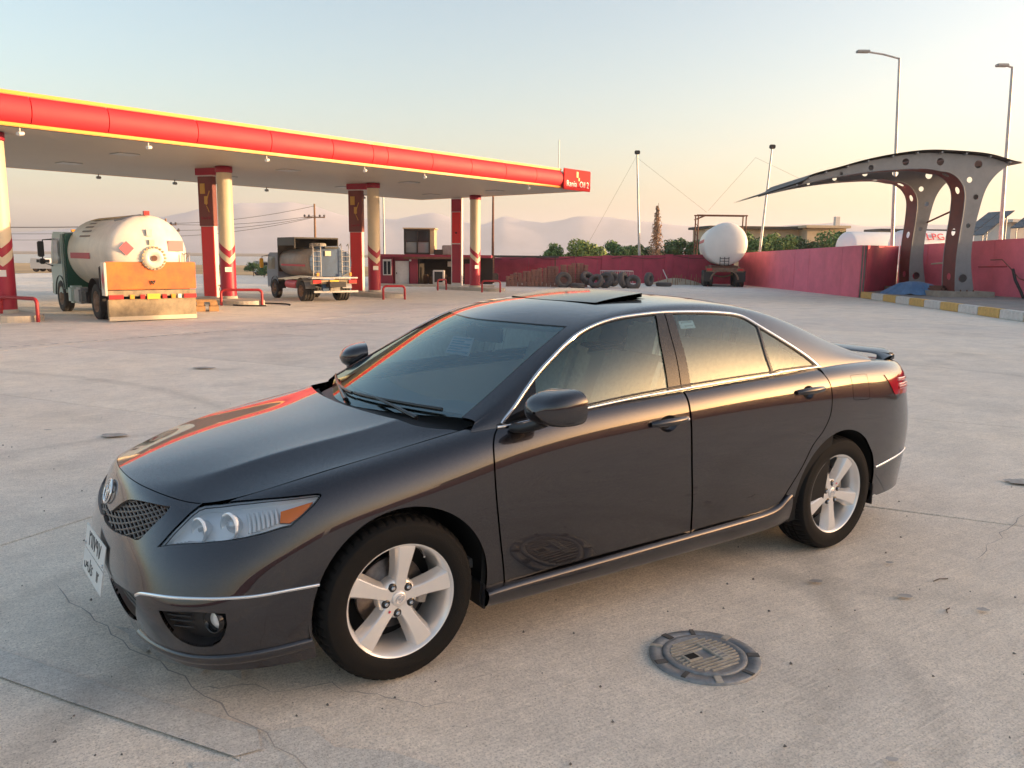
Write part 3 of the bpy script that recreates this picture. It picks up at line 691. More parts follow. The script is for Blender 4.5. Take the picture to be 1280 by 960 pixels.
# ---- bonnet
hl_ = [(.010, .0), (.010, 1), (.975, 1)]+[(.975+.0*t, 1-t) for t in np.linspace(0, 1, 12)][1:]
bonnet = skin('bonnet', hood, join([(.0, t) for t in np.linspace(0, 1, 24)], [(.972, t) for t in np.linspace(1, .02, 20)], [(.96, .0)], [(t, .0) for t in np.linspace(.95, .01, 24)]), 'grey_metallic_paint', car, joined=True, rim=.016, h=.02)
skin('bonnet_inner', hood, [(.0, .0), (.0, 1), (1, 1), (1, .0)], 'matt_black', bonnet, off=-.030, rim=0, joined=True, h=.06)
# ---- roof, pillars, glass
wo = sg('win_o'); WSV = cat_rom([(.0, .5505), (.0281, .5566), (.0744, .5667), (.1296, .575), (.1713, .580), (.2243, .598)], 6)
SR = (.375, .495, .735)
BL = cat_rom([(.665, .60), (.75, .585), (.85, .56), (.93, .52), (1.0, .47)], 6)
shell = join([(0, .0), (.020, .0)], [(.0315, .058)], wo, [(.8375, .045), (.845, .0)], [(u, .0) for u in np.linspace(.86, 1, 10)], BL[::-1], [(.665, 1)], [(SR[1], 1), (SR[1], SR[2]), (SR[0], SR[2]), (SR[0], 1)], [(.2243, 1)], WSV[::-1])
roof = skin('roof_and_pillars', gh, shell, 'grey_metallic_paint', car, joined=True, h=.022, rim=.014)
wsl = join(WSV, [(.2243, 1), (.0, 1)])
ws = skin('windscreen', gh, wsl, 'screen_glass', car, off=-.004, joined=True, rim=0, h=.03)
both('screen_seal', molding(gh, WSV+[0, .003], .012, .001, -.002), 'gloss_black', ws)
mb = molding(gh, np.array([(.2255, v) for v in np.linspace(.60, 1, 14)]), .010, .001, -.002); r_ = mir_mb(mb); mb.add(r_.v, r_.f, True); mb.build('header_seal', 'gloss_black', ws, org=CO)
rg = skin('rear_window', gh, join(BL[::-1], [(.665, 1), (1, 1)]), 'rear_glass', car, off=-.004, joined=True, rim=0, h=.04)
# sunroof panel, hinged at its front edge and tilted up at the back
hx = float(gh.ev([(SR[0], 1)])[0, 0])
def tilt(P): d = np.zeros_like(P); d[:, 2] = np.clip(hx-P[:, 0], 0, 1)*.075; return d
sr = skin('sunroof', gh, [(SR[0]+.004, 1), (SR[0]+.004, SR[2]+.012), (SR[1]-.004, SR[2]+.012), (SR[1]-.004, 1)], 'gloss_black', car, joined=True, rim=.022, h=.03, bend=tilt)
skin('sunroof_well', gh, [(SR[0], 1), (SR[0], SR[2]), (SR[1], SR[2]), (SR[1], 1)], 'matt_black', sr, joined=True, off=-.05, rim=0, h=.06)
mb = MB().box((-1.66, 0, 1.468), (.012, .58, .04)); mb.build('sunroof_deflector', 'matt_black', sr, org=CO)
# side glass
wi = shrink(join(wo, [(u, .0635) for u in np.linspace(.83, .04, 40)]), gh, .010)
def bl(u): return .050
gF = join(sg('glF_t'), [(.425, .385)], [(.418, .23), (.424, .03)], [(u, .03) for u in np.linspace(.41, .05, 20)], [(.045, .12)])
gFo = join(wo[:np.argmin(abs(wo[:, 0]-.4356))], [(.4356, .40)], sg('bpil')[1:], [(u, .02) for u in np.linspace(.42, .04, 20)])
fgl = []
k1 = int(np.argmin(abs(wo[:, 0]-.4362))); k2 = int(np.argmin(abs(wo[:, 0]-.6800)))
bp_ = sg('bpil')
front_glass = join(wo[:k1+1], bp_, [(u, .02) for u in np.linspace(.43, .035, 24)])
rear_glass = join(wo[k1:k2+1], cat_rom([(.679, .30), (.6725, .1556), (.6815, .03)], 6), [(u, .02) for u in np.linspace(.67, .434, 18)], bp_[::-1])
quarter_glass = join(wo[k2:], [(u, .02) for u in np.linspace(.83, .684, 10)], cat_rom([(.6815, .03), (.6725, .1556), (.679, .30)], 6))
for nm, lp_, par in (('window', front_glass, fd), ('window', rear_glass, rd), ('quarter_window', quarter_glass, rd)): part_lr(nm, gh, lp_, 'window_glass', par, off=-.007, rim=0, h=.035)
gfr, grf = sg('glF_r'), sg('glR_f')
part_lr('pillar_cover', gh, join(gfr, [(.43, .042)], bp_[::-1]-[.0012, 0], [(.4345, .412), (.42, .415)], [(.4109, .40)]), 'pillar_black', fd, off=.0, rim=.008, h=.02)
part_lr('pillar_cover', gh, join(bp_+[.0012, 0], [(.4566, .042)], grf[::-1], [(.4547, .395), (.4365, .409)]), 'pillar_black', rd, off=.0, rim=.008, h=.02)
for nm, path, w in (('window_divider', cat_rom([(.6765, .305), (.6705, .1556), (.680, .05)], 8), .026),): part = both(nm, molding(gh, path, w, .004, -.006), 'pillar_black', rd)
win_in = shrink(join(wo, [(.8359, .0635), (.0329, .06)]), gh, .014)
wop = wo[2:-1]; 
def inset(path, d):
    L = np.array(path)*np.array(gh.scale); t = np.gradient(L, axis=0); t /= np.linalg.norm(t, axis=1)[:, None]; return (L+np.stack([t[:, 1], -t[:, 0]], 1)*d)/np.array(gh.scale)
both('window_chrome', molding(gh, inset(wo, .0095), .0145, .005, .001), 'chrome', roof)
both('window_seal', molding(gh, inset(wo, .0215), .010, .003, -.004), 'gloss_black', roof)
both('drip_seal', molding(gh, inset(wo, .0015), .004, .002, -.001), 'matt_black', roof)
cb = np.array([(u, .0475+.004*(u > .7)) for u in np.linspace(.030, .838, 60)]); cb[0, 1] = .055
both('belt_chrome', molding(gh, cb, .0125, .007, .004), 'chrome', roof); both('belt_seal', molding(gh, cb+[0, .011], .010, .004, .0), 'gloss_black', roof)
part_lr('mirror_sail', gh, join([(.036, .06), (.0500, .185), (.069, .300), (.088, .345)], [(.086, .16), (.084, .06)]), 'gloss_black', fd, off=-.002, rim=.006, h=.02)
# ---- liners behind the shut lines
skin('inner_body', ring, join([(.405, .02), (.66, .02)], [(.66, .40), (.70, .55), (.83, .60), (.83, .965), (.405, .965)]), 'matt_black', car, off=-.020, rim=0, h=.05)
skin('inner_nose', ring, join([(0, .02), (.25, .02), (.27, .40), (.27, .975), (0, .975)]), 'matt_black', car, off=-.105, rim=0, h=.04, joined=True)
for s_ in (-1, 1):
    for (cx, cz, rr), y0 in ((AF, .52), (AR, .52)):
        mb = MB(); a = np.radians(np.linspace(-12, 192, 40)); v = [(cx+(rr+.012)*cos(t), s_*y, max(.15, cz+(rr+.012)*sin(t))) for t in a for y in (y0, .872)]
        mb.add(v, [(2*i, 2*i+1, 2*i+3, 2*i+2) for i in range(39)], True); mb.add([v[2*i] for i in range(40)], [tuple(range(40))]); mb.build('wheel_tub', 'matt_black', car, org=CO, recalc=False, )
mb = MB(); mb.box((-1.39, 0, .26), (1.95, 1.64, .10)); mb.box((.32, 0, .24), (1.0, 1.0, .12)); mb.box((-3.05, 0, .29), (1.35, 1.0, .12)); mb.build('underbody', 'matt_black', car, org=CO)
mb = MB().box((-.388, .80, .255), (.012, .15, .11), bev=.004); both('mud_flap', mb, 'black_plastic', car)
mb = MB().box((-3.155, .80, .27), (.012, .16, .13), bev=.004); both('mud_flap', mb, 'black_plastic', car)
# ---- cowl and wipers
mb = MB(); cw = np.linspace(-.70, .70, 31)
def cowl(u, v):
    y = -.70+1.40*u; xf = -.135-.24*(abs(y)/.70)**2.0; return (xf+.05-.17*v, y, .955+.055*v-.03*(abs(y)/.7)**2)
mb.grid(cowl, 31, 6); mb.build('cowl', 'black_plastic', car, org=CO)
def wiper(y0, y1, piv, zl):
    n = 14; mb = MB(); pts = []
    for t in np.linspace(0, 1, n):
        y = y0+(y1-y0)*t; q_ = gh.inv([(abs(y), zl)], [1, 2], ur=(0, .12), vr=(.5, 1))[0]; P = gh.ev([q_])[0]; nn = gh.nrm([q_])[0]; P[1] = y if y > 0 else -abs(y); nn[1] *= (1 if y > 0 else -1); pts.append(P+nn*.014)
    mb.tube(pts, .007, 6, flat=1.4); k = n*2//3; mid = np.array(pts[k]); mb.tube([piv, tuple(mid*.5+np.array(piv)*.5+np.array((.005, 0, .008))), tuple(mid+np.array((.004, 0, .006)))], [.014, .010, .007], 6, flat=.7); mb.build('wiper', 'gloss_black', car, org=CO)
wiper(.60, .02, (-.235, .56, .985), 1.006); wiper(.0, -.60, (-.135, .02, .992), 1.004)
# ---- door mirrors
MC = np.array((-.615, 1.005, 1.066))
def mirror_fn(u, v):
    a = 2*pi*u; e = 2/3.2; yy = np.sign(cos(a))*abs(cos(a))**e; zz = np.sign(sin(a))*abs(sin(a))**e
    t = v; s_ = (1-(t*.999)**2.6)**(1/2.2)
    x = -.075+.165*t; y = .112*yy*s_; z = .072*zz*s_*(1+.10*yy)
    return (MC[0]+x-.30*y, MC[1]+y+.015*t, MC[2]+z-.012*t)
mb = MB().grid(mirror_fn, 40, 18, closed_u=True); mm = both('door_mirror', mb, 'grey_metallic_paint', fd)
mb = MB().add([tuple(np.array(mirror_fn(i/40, 0))+(.012, 0, 0)) for i in range(40)], [tuple(range(40))]); both('mirror_glass', mb, 'chrome', mm)
mb = MB().tube([(-.545, .850, .962), (-.560, .905, .968), (-.590, .960, .990), (-.60, .99, 1.01)], [.034, .034, .036, .045], 14, flat=.62); both('mirror_foot', mb, 'black_plastic', mm)
# ---- wheels
def make_wheel(spin):
    rim = MB()
    rim.lathe([(.228, -.012), (.236, -.008), (.2365, .001), (.233, .004), (.228, .002), (.222, -.006), (.214, -.022), (.206, -.055), (.200, -.12), (.206, -.185)], axis='Y', n=96)
    for k in range(5):
        a = spin+2*pi*k/5; R = Matrix.Rotation(-a, 3, 'Y'); rows = []
        rs = [.030, .055, .075, .10, .13, .16, .19, .212, .222]; wt = [.020, .0215, .0205, .0205, .023, .0265, .0305, .0335, .0345]; yf = [-.026, -.0245, -.022, -.019, -.0150, -.0115, -.0085, -.0075, -.0085]
        for r, w, y in zip(rs, wt, yf):
            sp_ = .012+.012*(r/.22)
            for xx, yy in ((-w-sp_, y-.046), (-w-sp_*.45, y-.016), (-w-.004, y-.004), (-w, y), (w, y), (w+.004, y-.004), (w+sp_*.45, y-.016), (w+sp_, y-.046)): rows.append(R@Vector((r, yy, xx)))
        m_ = 8; fs = [(i*m_+j, i*m_+j+1, (i+1)*m_+j+1, (i+1)*m_+j) for i in range(len(rs)-1) for j in range(m_-1)]
        rim.add(rows, fs)
    rim.lathe([(.0, -.0275), (.055, -.0275), (.072, -.029), (.081, -.036), (.085, -.055), (.086, -.08)], axis='Y', n=48)
    w = rim.build('wheel', 'alloy', None, recalc=False)
    ty = MB(); n = 216; prof = [(.226, -.004), (.232, .004), (.243, .009), (.262, .0145), (.285, .0150), (.303, .0105), (.307, .0112), (.311, .008), (.320, -.003), (.3275, -.014), (.3320, -.026), (.3338, -.044), (.334, -.056), (.3265, -.058), (.3265, -.066), (.334, -.068), (.3347, -.092), (.328, -.094), (.328, -.101), (.3347, -.103), (.334, -.128), (.3265, -.130), (.3265, -.138), (.334, -.140), (.332, -.170), (.326, -.184), (.30, -.204), (.26, -.208), (.23, -.19)]
    vs = []
    for i in range(n):
        t = 2*pi*i/n; slot = i % 4 == 0
        for j, (r, h) in enumerate(prof):
            if slot and 8 <= j <= 12: r -= (.0015, .005, .006, .0055, .005)[j-8]
            if i % 4 == 2 and j in (15, 16, 19, 20): r -= .003
            r2 = r-(.006*max(0, cos(t+pi/2+0))**24 if False else 0); vs.append((r2*cos(t), h, r2*sin(t)))
    m_ = len(prof)
    for sm_, js_ in ((True, list(range(0, 8))+list(range(25, m_-1))), (False, range(8, 25))): ty.add(vs, [(i*m_+j, ((i+1) % n)*m_+j, ((i+1) % n)*m_+j+1, i*m_+j+1) for i in range(n) for j in js_], sm_)
    ty.build('tyre', 'rubber', w, recalc=False)
    MB().lathe([(.032, -.085), (.07, -.085), (.072, -.10), (.146, -.10), (.148, -.108), (.146, -.125)], axis='Y', n=48).build('brake_disc', 'brake_steel', w)
    MB().lathe([(.0, -.160), (.205, -.160)], axis='Y', n=32).build('wheel_backing', 'matt_black', w)
    cap = MB().lathe([(0, -.0185), (.022, -.0190), (.029, -.0205), (.0315, -.0245), (.032, -.034)], axis='Y', n=32).build('hub_cap', 'alloy', w)
    badge(MB(), (0, -.0188, 0), .0175, .013, (0, 1, 0), (sin(.5), 0, cos(.5)), .0017).build('badge', 'satin_chrome', cap)
    for k in range(5):
        a = spin+pi/5+2*pi*k/5; c = (.0572*cos(a), -.0275, .0572*sin(a))
        MB().lathe([(0, .0035), (.0165, .0035), (.0178, .0015), (.0178, -.010)], c=c, axis='Y', n=20).build('lug_shade_disc', 'gloss_black', w)  # raised black disc stands in for the shade inside the lug recess
        nut = MB().lathe([(0, .0125), (.0062, .0120), (.0088, .009), (.0095, -.008)], c=c, axis='Y', n=6, smooth=False).build('lug_nut', 'satin_chrome', w)
    return w
for (x, spn, red) in ((0, radians(98), True), (-2.776, radians(270), True)):
    w = make_wheel(spn); w.parent = car; w.location = (x+1.4, .884, .332)
    a = spn+radians(216); MB().box((.062*cos(a+.0), -.0215, .062*sin(a)), (.010, .002, .008), rot=Matrix.Rotation(-a, 3, 'Y')).build('paint_mark', 'red_paint_dot', w)
    c = MB(); c.grid(lambda u, v: ((.10+.052*v)*cos(radians(165+55*u)), -.075, (.10+.052*v)*sin(radians(165+55*u))), 10, 4, smooth=False); 
    cal = MB(); 
    for sgn in (0, 1): pass
    cal.tube([((.128)*cos(radians(t)), -.085, .128*sin(radians(t))) for t in (160, 175, 190, 205)], .028, 10, flat=1.0); cal.build('brake_caliper', 'caliper', w)
    MB().tube([(.205*cos(radians(128)), -.07, .205*sin(radians(128))), (.188*cos(radians(128)), -.03, .188*sin(radians(128)))], .0045, 8).build('valve_stem', 'satin_chrome', w)
    w2 = copy_tree(w, car); w2.location = (x+1.4, -.884, .332); w2.rotation_euler = (0, 0, pi)
# ---- cabin
mb = MB(); mb.box((-1.55, 0, .36), (2.7, 1.50, .04)); cab = mb.build('cabin_floor', 'cabin_dark', car, org=CO)
mb = MB()
def dash_fn(u, v):
    y = -.74+1.48*u; pr = [(-.26, .965), (-.42, .985), (-.58, .965), (-.72, .90), (-.76, .80), (-.70, .60)]; i = v*(len(pr)-1); k = min(int(i), len(pr)-2); t = i-k
    x = pr[k][0]*(1-t)+pr[k+1][0]*t; z = pr[k][1]*(1-t)+pr[k+1][1]*t; hump = .03*math.exp(-((y-.37)/.17)**2)*(1 if .3 < v < .75 else 0); return (x-.22*(abs(y)/.74)**2*(1-v)+0, y, z+hump-.02*(abs(y)/.74)**2)
mb.grid(dash_fn, 41, 16); mb.build('dashboard', 'dash', cab, org=CO)
mb = MB().tube([(-.86+.07*cos(t)*.45, .37+.185*sin(t), .865+.185*cos(t)*.9) for t in np.linspace(0, 2*pi, 32, endpoint=False)], .015, 8, closed=True); mb.tube([(-.86, .37, .865), (-.66, .37, .80)], .04, 10); mb.tube([(-.86, .19, .865), (-.86, .55, .865)], .016, 6); mb.build('steering_wheel', 'cabin_dark', cab, org=CO)
def seat(y, x, rear=False, w=.52):
    mb = MB(); mb.box((x+.02, y, .56), (.52, w, .18), bev=.06); R = Matrix.Rotation(radians(-22), 3, 'Y'); mb.box((x-.30, y, .86), (.17, w*.96, .62), rot=R, bev=.07); s_ = mb.build('seat', 'seat_fabric', cab, org=CO)
    hs = [y] if w < .8 else [y-.38, y, y+.38]
    for hy in hs: MB().box((x-.44, hy, 1.225), (.11, .27, .19), rot=Matrix.Rotation(radians(-14), 3, 'Y'), bev=.045).build('headrest', 'seat_fabric', s_, org=CO)
seat(.37, -1.30); seat(-.37, -1.30); seat(0, -2.20, w=1.34)
mb = MB(); mb.box((-2.82, 0, 1.035), (.55, 1.30, .03)); mb.build('parcel_shelf', 'cabin_dark', cab, org=CO)
skin('door_card', ring, join([(.425, .30), (.64, .30), (.64, .955), (.425, .955)]), 'cabin_light', cab, off=-.055, rim=0, h=.08)
skin('headlining', gh, join([(.235, .62), (.235, 1), (.66, 1), (.66, .62), (.5, .55), (.35, .55)]), 'cabin_light', cab, off=-.052, rim=0, h=.08, joined=True)
mq = np.array(UV['mirror'][0]); mP = gh.ev([mq])[0]-gh.nrm([mq])[0]*.10
mb = MB().box((-.925, .0, 1.268), (.035, .25, .078), rz=.25, bev=.016); mb.tube([(-.845, 0, 1.328), (-.905, .0, 1.285)], .012, 6); mb.build('rear_view_mirror', 'black_plastic', cab, org=CO)
for s_ in (-1, 1): MB().box((-1.10, s_*.33, 1.318), (.16, .34, .012), rot=Matrix.Rotation(radians(-6), 3, 'Y'), bev=.004).build('sun_visor', 'cabin_light', cab, org=CO)
# stickers inside the glass
st = skin('window_sticker', gh, UV['sticker'], 'paper', rd[0], off=-.012, rim=0, h=.03, side='L')[0]
for v0 in (.334, .312):
    p = np.array([(u, v0) for u in np.linspace(.470+.006*(v0 < .32), .497, 8)]); molding(gh, p, .008, .0006, -.010).build('print_line', 'lamp_grey', st, org=CO)
wk = skin('screen_sticker', gh, UV['wstick'], 'paper', ws, off=-.012, rim=0, h=.03, side='L')[0]
wq = np.array(UV['wstick'])
for t in (.14, .30, .44, .60, .74, .88):
    a_, b_ = wq[0]*(1-t)+wq[3]*t, wq[1]*(1-t)+wq[2]*t; p = np.array([a_*(1-s_)+b_*s_ for s_ in np.linspace(.08, .92-.3*(t in (.30, .74)), 8)]); molding(gh, p, .014, .0006, -.0105).build('print_line', 'paper_blue', wk, org=CO)
# ================================================================== SETTING
SITE_ROT = YAW-pi/2
def site_empty(name, a, b, head, z=0, **k):
    """an Empty standing at site point (a, b) whose local X runs along the site direction head"""
    return empty(name, G(a, b, z), SITE_ROT+math.atan2(head[1], head[0]), **k)
def site_obj(mb, name, m, a=0, b=0, z=0, head=(1, 0), recalc=True):
    o = mb.build(name, m, None, recalc); o.location = G(a, b, z); o.rotation_euler = (0, 0, SITE_ROT+math.atan2(head[1], head[0])); return o
# ---- materials of the ground
def concrete(name, base, warm, broom=True):
    m = bpy.data.materials.new(name); m.use_nodes = True; MATS[name] = m; nt = m.node_tree; N = nt.nodes; L = nt.links; b = N['Principled BSDF']
    tc = N.new('ShaderNodeTexCoord'); gm = N.new('ShaderNodeNewGeometry'); oi = N.new('ShaderNodeObjectInfo')
    def noise(sc, det=8, ro=.6, src=None):
        n = N.new('ShaderNodeTexNoise'); n.inputs['Scale'].default_value = sc; n.inputs['Detail'].default_value = det; n.inputs['Roughness'].default_value = ro; L.new(src or gm.outputs['Position'], n.inputs['Vector']); return n.outputs[0]
    def ramp(x, p0, p1, c0, c1):
        r = N.new('ShaderNodeValToRGB'); e = r.color_ramp.elements; e[0].position, e[1].position = p0, p1; e[0].color, e[1].color = tuple(c0)+(1,), tuple(c1)+(1,); L.new(x, r.inputs[0]); return r.outputs[0]
    def mul(a_, b_, f=1.0, mode='MULTIPLY'):
        x = N.new('ShaderNodeMix'); x.data_type = 'RGBA'; x.blend_type = mode; x.inputs[0].default_value = f; L.new(a_, x.inputs[6]); L.new(b_, x.inputs[7]); return x.outputs[2]
    c = ramp(noise(.35, 5), .30, .72, base, warm)
    c = mul(c, ramp(noise(2.2, 9, .7), .25, .75, (.80, .80, .80), (1.10, 1.09, 1.07)))
    c = mul(c, ramp(noise(14, 8, .75), .30, .70, (.88, .875, .87), (1.08, 1.075, 1.07)))
    c = mul(c, ramp(noise(75, 5, .8), .32, .68, (.72, .71, .70), (1.18, 1.17, 1.15)))
    # broad soft tyre-worn and oily areas
    c = mul(c, ramp(noise(.9, 4, .45), .20, .46, (.72, .72, .72), (1, 1, 1)), .75)
    # speckle of aggregate
    v = N.new('ShaderNodeTexVoronoi'); v.inputs['Scale'].default_value = 105; L.new(gm.outputs['Position'], v.inputs['Vector'])
    c = mul(c, ramp(v.outputs['Distance'], .05, .45, (.62, .60, .58), (1.08, 1.07, 1.06)), .9)
    c = mul(c, ramp(oi.outputs['Random'], 0, 1, (.92, .92, .93), (1.06, 1.05, 1.03)))
    # curved tyre tracks
    for (cx, cy, r0, w, k) in ((G(-1.6, 4.6)[0], G(-1.6, 4.6)[1], 3.3, .06, .14), (G(-.4, 3.3)[0], G(-.4, 3.3)[1], 2.05, .05, .12), (G(3.2, 9)[0], G(3.2, 9)[1], 5.2, .07, .12), (G(-9, 4)[0], G(-9, 4)[1], 7.5, .09, .16)):
        sub = N.new('ShaderNodeVectorMath'); sub.operation = 'DISTANCE'; sub.inputs[1].default_value = (cx, cy, 0); L.new(gm.outputs['Position'], sub.inputs[0])
        mr = N.new('ShaderNodeMath'); mr.operation = 'SUBTRACT'; mr.inputs[1].default_value = r0; L.new(sub.outputs['Value'], mr.inputs[0])
        ab = N.new('ShaderNodeMath'); ab.operation = 'ABSOLUTE'; L.new(mr.outputs[0], ab.inputs[0])
        nz = N.new('ShaderNodeMath'); nz.operation = 'MULTIPLY_ADD'; nz.inputs[1].default_value = .25; L.new(noise(1.6, 5), nz.inputs[0]); L.new(ab.outputs[0], nz.inputs[2])
        c = mul(c, ramp(nz.outputs[0], .12+w*.3, .14+w*1.6, (1-k, 1-k, 1-k), (1, 1, 1)))
    L.new(c, b.inputs['Base Color']); b.inputs['Roughness'].default_value = .82
    # relief: broom strokes plus grit
    mp = N.new('ShaderNodeMapping'); mp.inputs['Rotation'].default_value = (0, 0, -(SITE_ROT+math.atan2(.62, .78))); mp.inputs['Scale'].default_value = (2.2, 95, 1); L.new(gm.outputs['Position'], mp.inputs[0])
    n1 = noise(1.0, 4, .6, mp.outputs[0]); n2 = noise(210, 4); n3 = noise(9, 6)
    ad = N.new('ShaderNodeMath'); ad.operation = 'MULTIPLY_ADD'; ad.inputs[1].default_value = .9 if broom else .2; L.new(n1, ad.inputs[0]); L.new(n2, ad.inputs[2])
    ad2 = N.new('ShaderNodeMath'); ad2.operation = 'MULTIPLY_ADD'; ad2.inputs[1].default_value = .8; L.new(n3, ad2.inputs[0]); L.new(ad.outputs[0], ad2.inputs[2])
    bp2 = N.new('ShaderNodeBump'); bp2.inputs['Strength'].default_value = .8; bp2.inputs['Distance'].default_value = .010; L.new(ad2.outputs[0], bp2.inputs['Height']); L.new(bp2.outputs[0], b.inputs['Normal'])
    c2 = mul(c, ramp(n1, .30, .70, (.84, .83, .82), (1.08, 1.07, 1.06)), .75); L.new(c2, b.inputs['Base Color'])
    return m
concrete('slab_concrete', (.82, .795, .755), (.93, .865, .77))
concrete('patch_concrete', (.70, .70, .68), (.80, .79, .76), False)
mat('joint_filler', (.10, .095, .09), .95, noise=.4, nscale=6)
mat('dry_grass', (.50, .34, .17), .95, noise=.35, nscale=.05)
mat('roadway', (.20, .19, .18), .9, noise=.2, nscale=.4)
mat('lake_water', (.10, .16, .22), .12, bump=.3, bscale=.08)
mat('mountain_rock', (.37, .34, .35), .95, noise=.25, nscale=.004)
mat('earth', (.36, .27, .18), .95, noise=.3, nscale=.3)
# ground sheet to the horizon
R0 = 9000.
tag(MB().add([G(-R0, -R0, -.06), G(R0, -R0, -.06), G(R0, R0, -.06), G(-R0, R0, -.06)], [(0, 1, 2, 3)]).build('ground', 'earth'), kind='structure')
tag(MB().add([G(-60, -30, -.025), G(48, -30, -.025), G(48, 60, -.025), G(-60, 60, -.025)], [(0, 1, 2, 3)]).build('forecourt', 'joint_filler'), kind='structure')
fore = bpy.data.objects['forecourt']
tag(MB().add([G(-420, 62, -.03), G(60, 62, -.03), G(60, 112, -.03), G(-420, 112, -.03)], [(0, 1, 2, 3)]).build('field', 'dry_grass'), kind='structure')
tag(MB().add([G(-900, 112.5, -.035), G(300, 112.5, -.035), G(420, 380, -.035), G(-900, 380, -.035)], [(0, 1, 2, 3)]).build('lake', 'lake_water'), kind='structure')
tag(MB().add([G(-420, 52.5, -.012), G(-9, 52.5, -.012), G(-9, 57.5, -.012), G(-420, 57.5, -.012)], [(0, 1, 2, 3)]).build('road', 'roadway'), kind='structure')
# concrete slabs of the forecourt: joints run along E1, rows stepped along N1
E1 = np.array((.903, -.430)); N1 = np.array((.430, .903))
nl = [-13.1, -9.35, -5.6, -1.85, 1.92, 5.93, 9.55, 13.2]+[13.2+3.75*k for k in range(1, 13)]
el = [-58.6, -49.6, -40.6, -31.6, -22.6, -13.6, -4.57, 4.4, 13.4, 22.4, 31.4]
def EN(e, n, z): v = E1*e+N1*n; return G(v[0], v[1], z)
gp = .006
for i in range(len(nl)-1):
    for j in range(len(el)-1):
        c = E1*(el[j]+el[j+1])/2+N1*(nl[i]+nl[i+1])/2
        if c[1] > 62 or c[1] < -22 or c[0] > 40 or c[0] < -55: continue
        e0, e1, n0, n1 = el[j]+gp, el[j+1]-gp, nl[i]+gp, nl[i+1]-gp
        dz = float(rng.normal(0, .0012)); ch = .006; z1 = 0.0+dz; mb = MB()
        o_ = [(e0, n0), (e1, n0), (e1, n1), (e0, n1)]; i_ = [(e0+ch, n0+ch), (e1-ch, n0+ch), (e1-ch, n1-ch), (e0+ch, n1-ch)]
        vs = [EN(*p, -.06) for p in o_]+[EN(*p, z1-ch*.7) for p in o_]+[EN(*p, z1) for p in i_]
        mb.add(vs, [(8, 9, 10, 11)]+[(k, (k+1) % 4, 4+(k+1) % 4, 4+k) for k in range(4)]+[(4+k, 4+(k+1) % 4, 8+(k+1) % 4, 8+k) for k in range(4)])
        mb.build('slab', 'slab_concrete', fore)
# repaired strip along the near joint, ending in a ragged patch
pts_o = [(-9, 1.99), (-2.6, 1.98), (-1.95, 2.02), (-1.85, 1.93), (-1.9, 1.86), (-2.7, 1.84), (-9, 1.83)]
mb = MB(); mb.add([EN(*p, .0102) for p in pts_o], [tuple(range(len(pts_o)))]); mb.build('repair_strip', 'patch_concrete', fore)
rs = random.Random(3)
for pz, (e, n, rad) in zip((.0040, .0061, .0082), ((-1.35, 1.9, .42), (-.75, 1.75, .30), (-2.6, 2.35, .25))):
    mb = MB(); K = 22; ring_ = [EN(e+rad*1.5*cos(2*pi*k/K)*(1+.35*rs.uniform(-1, 1)), n+rad*.55*sin(2*pi*k/K)*(1+.35*rs.uniform(-1, 1)), pz) for k in range(K)]
    mb.add(ring_, [tuple(range(K))]); mb.build('repair_patch', 'patch_concrete', fore)
# hairline cracks and oil drips
mat('crack_dark', (.36, .335, .31), .95); mat('oil_stain', (.40, .38, .355), .7, noise=.35, nscale=9)
for (a0, b0, a1, b1, w_) in ((-2.3, 3.9, -.55, 2.25, .0045), (-1.2, 2.95, -.2, 2.75, .003), (2.6, 4.4, 4.2, 6.4, .004), (-6.5, 6.2, -4.2, 5.2, .006)):
    n_ = 26; A_ = np.array((a0, b0)); B_ = np.array((a1, b1)); d_ = (B_-A_)/np.linalg.norm(B_-A_); q_ = np.array((-d_[1], d_[0])); off = 0; L_, R_ = [], []
    for k in range(n_):
        off += rs.uniform(-.035, .035); c = A_+(B_-A_)*k/(n_-1)+q_*off; ww = w_*rs.uniform(.3, 1.0)*(1 if 0 < k < n_-1 else .05); L_.append(G(*(c+q_*ww), .0125)); R_.append(G(*(c-q_*ww), .0125))
    MB().add(L_+R_, [(k, k+1, n_+k+1, n_+k) for k in range(n_-1)]).build('crack', 'crack_dark', fore)
for k in range(26):
    a_, b_, r_0 = rs.uniform(-7, 5.5), rs.uniform(5.5, 16), rs.uniform(.02, .10)
    if k < 7: a_, b_, r_0 = rs.uniform(1.2, 3.4), rs.uniform(2.3, 5), rs.uniform(.012, .03)
    K = 16; MB().add([G(a_+r_0*1.6*cos(2*pi*j/K)*rs.uniform(.7, 1.2), b_+r_0*sin(2*pi*j/K)*rs.uniform(.7, 1.2), .0146+.0002*k) for j in range(K)], [tuple(range(K))]).build('oil_drip', 'oil_stain', fore)
# faded dotted lane line across the forecourt
mat('faded_paint', (.50, .48, .45), .85, noise=.35, nscale=6)
p0_, p1_ = np.array((-10.5, 12.0)), np.array((2.5, 28.5)); dl = (p1_-p0_)/np.linalg.norm(p1_-p0_); nn_ = np.array((-dl[1], dl[0]))
mb = MB()
for k in range(90):
    c = p0_+dl*k*.233; w_ = .035*rs.uniform(.7, 1.2)
    if rs.random() < .12: continue
    q_ = [c+dl*.06+nn_*w_, c-dl*.06+nn_*w_, c-dl*.06-nn_*w_, c+dl*.06-nn_*w_]; mb.add([G(*p, .0045) for p in q_], [(0, 1, 2, 3)])
lm_ = mb.build('lane_marking', 'faded_paint', fore); tag(lm_, kind='stuff')
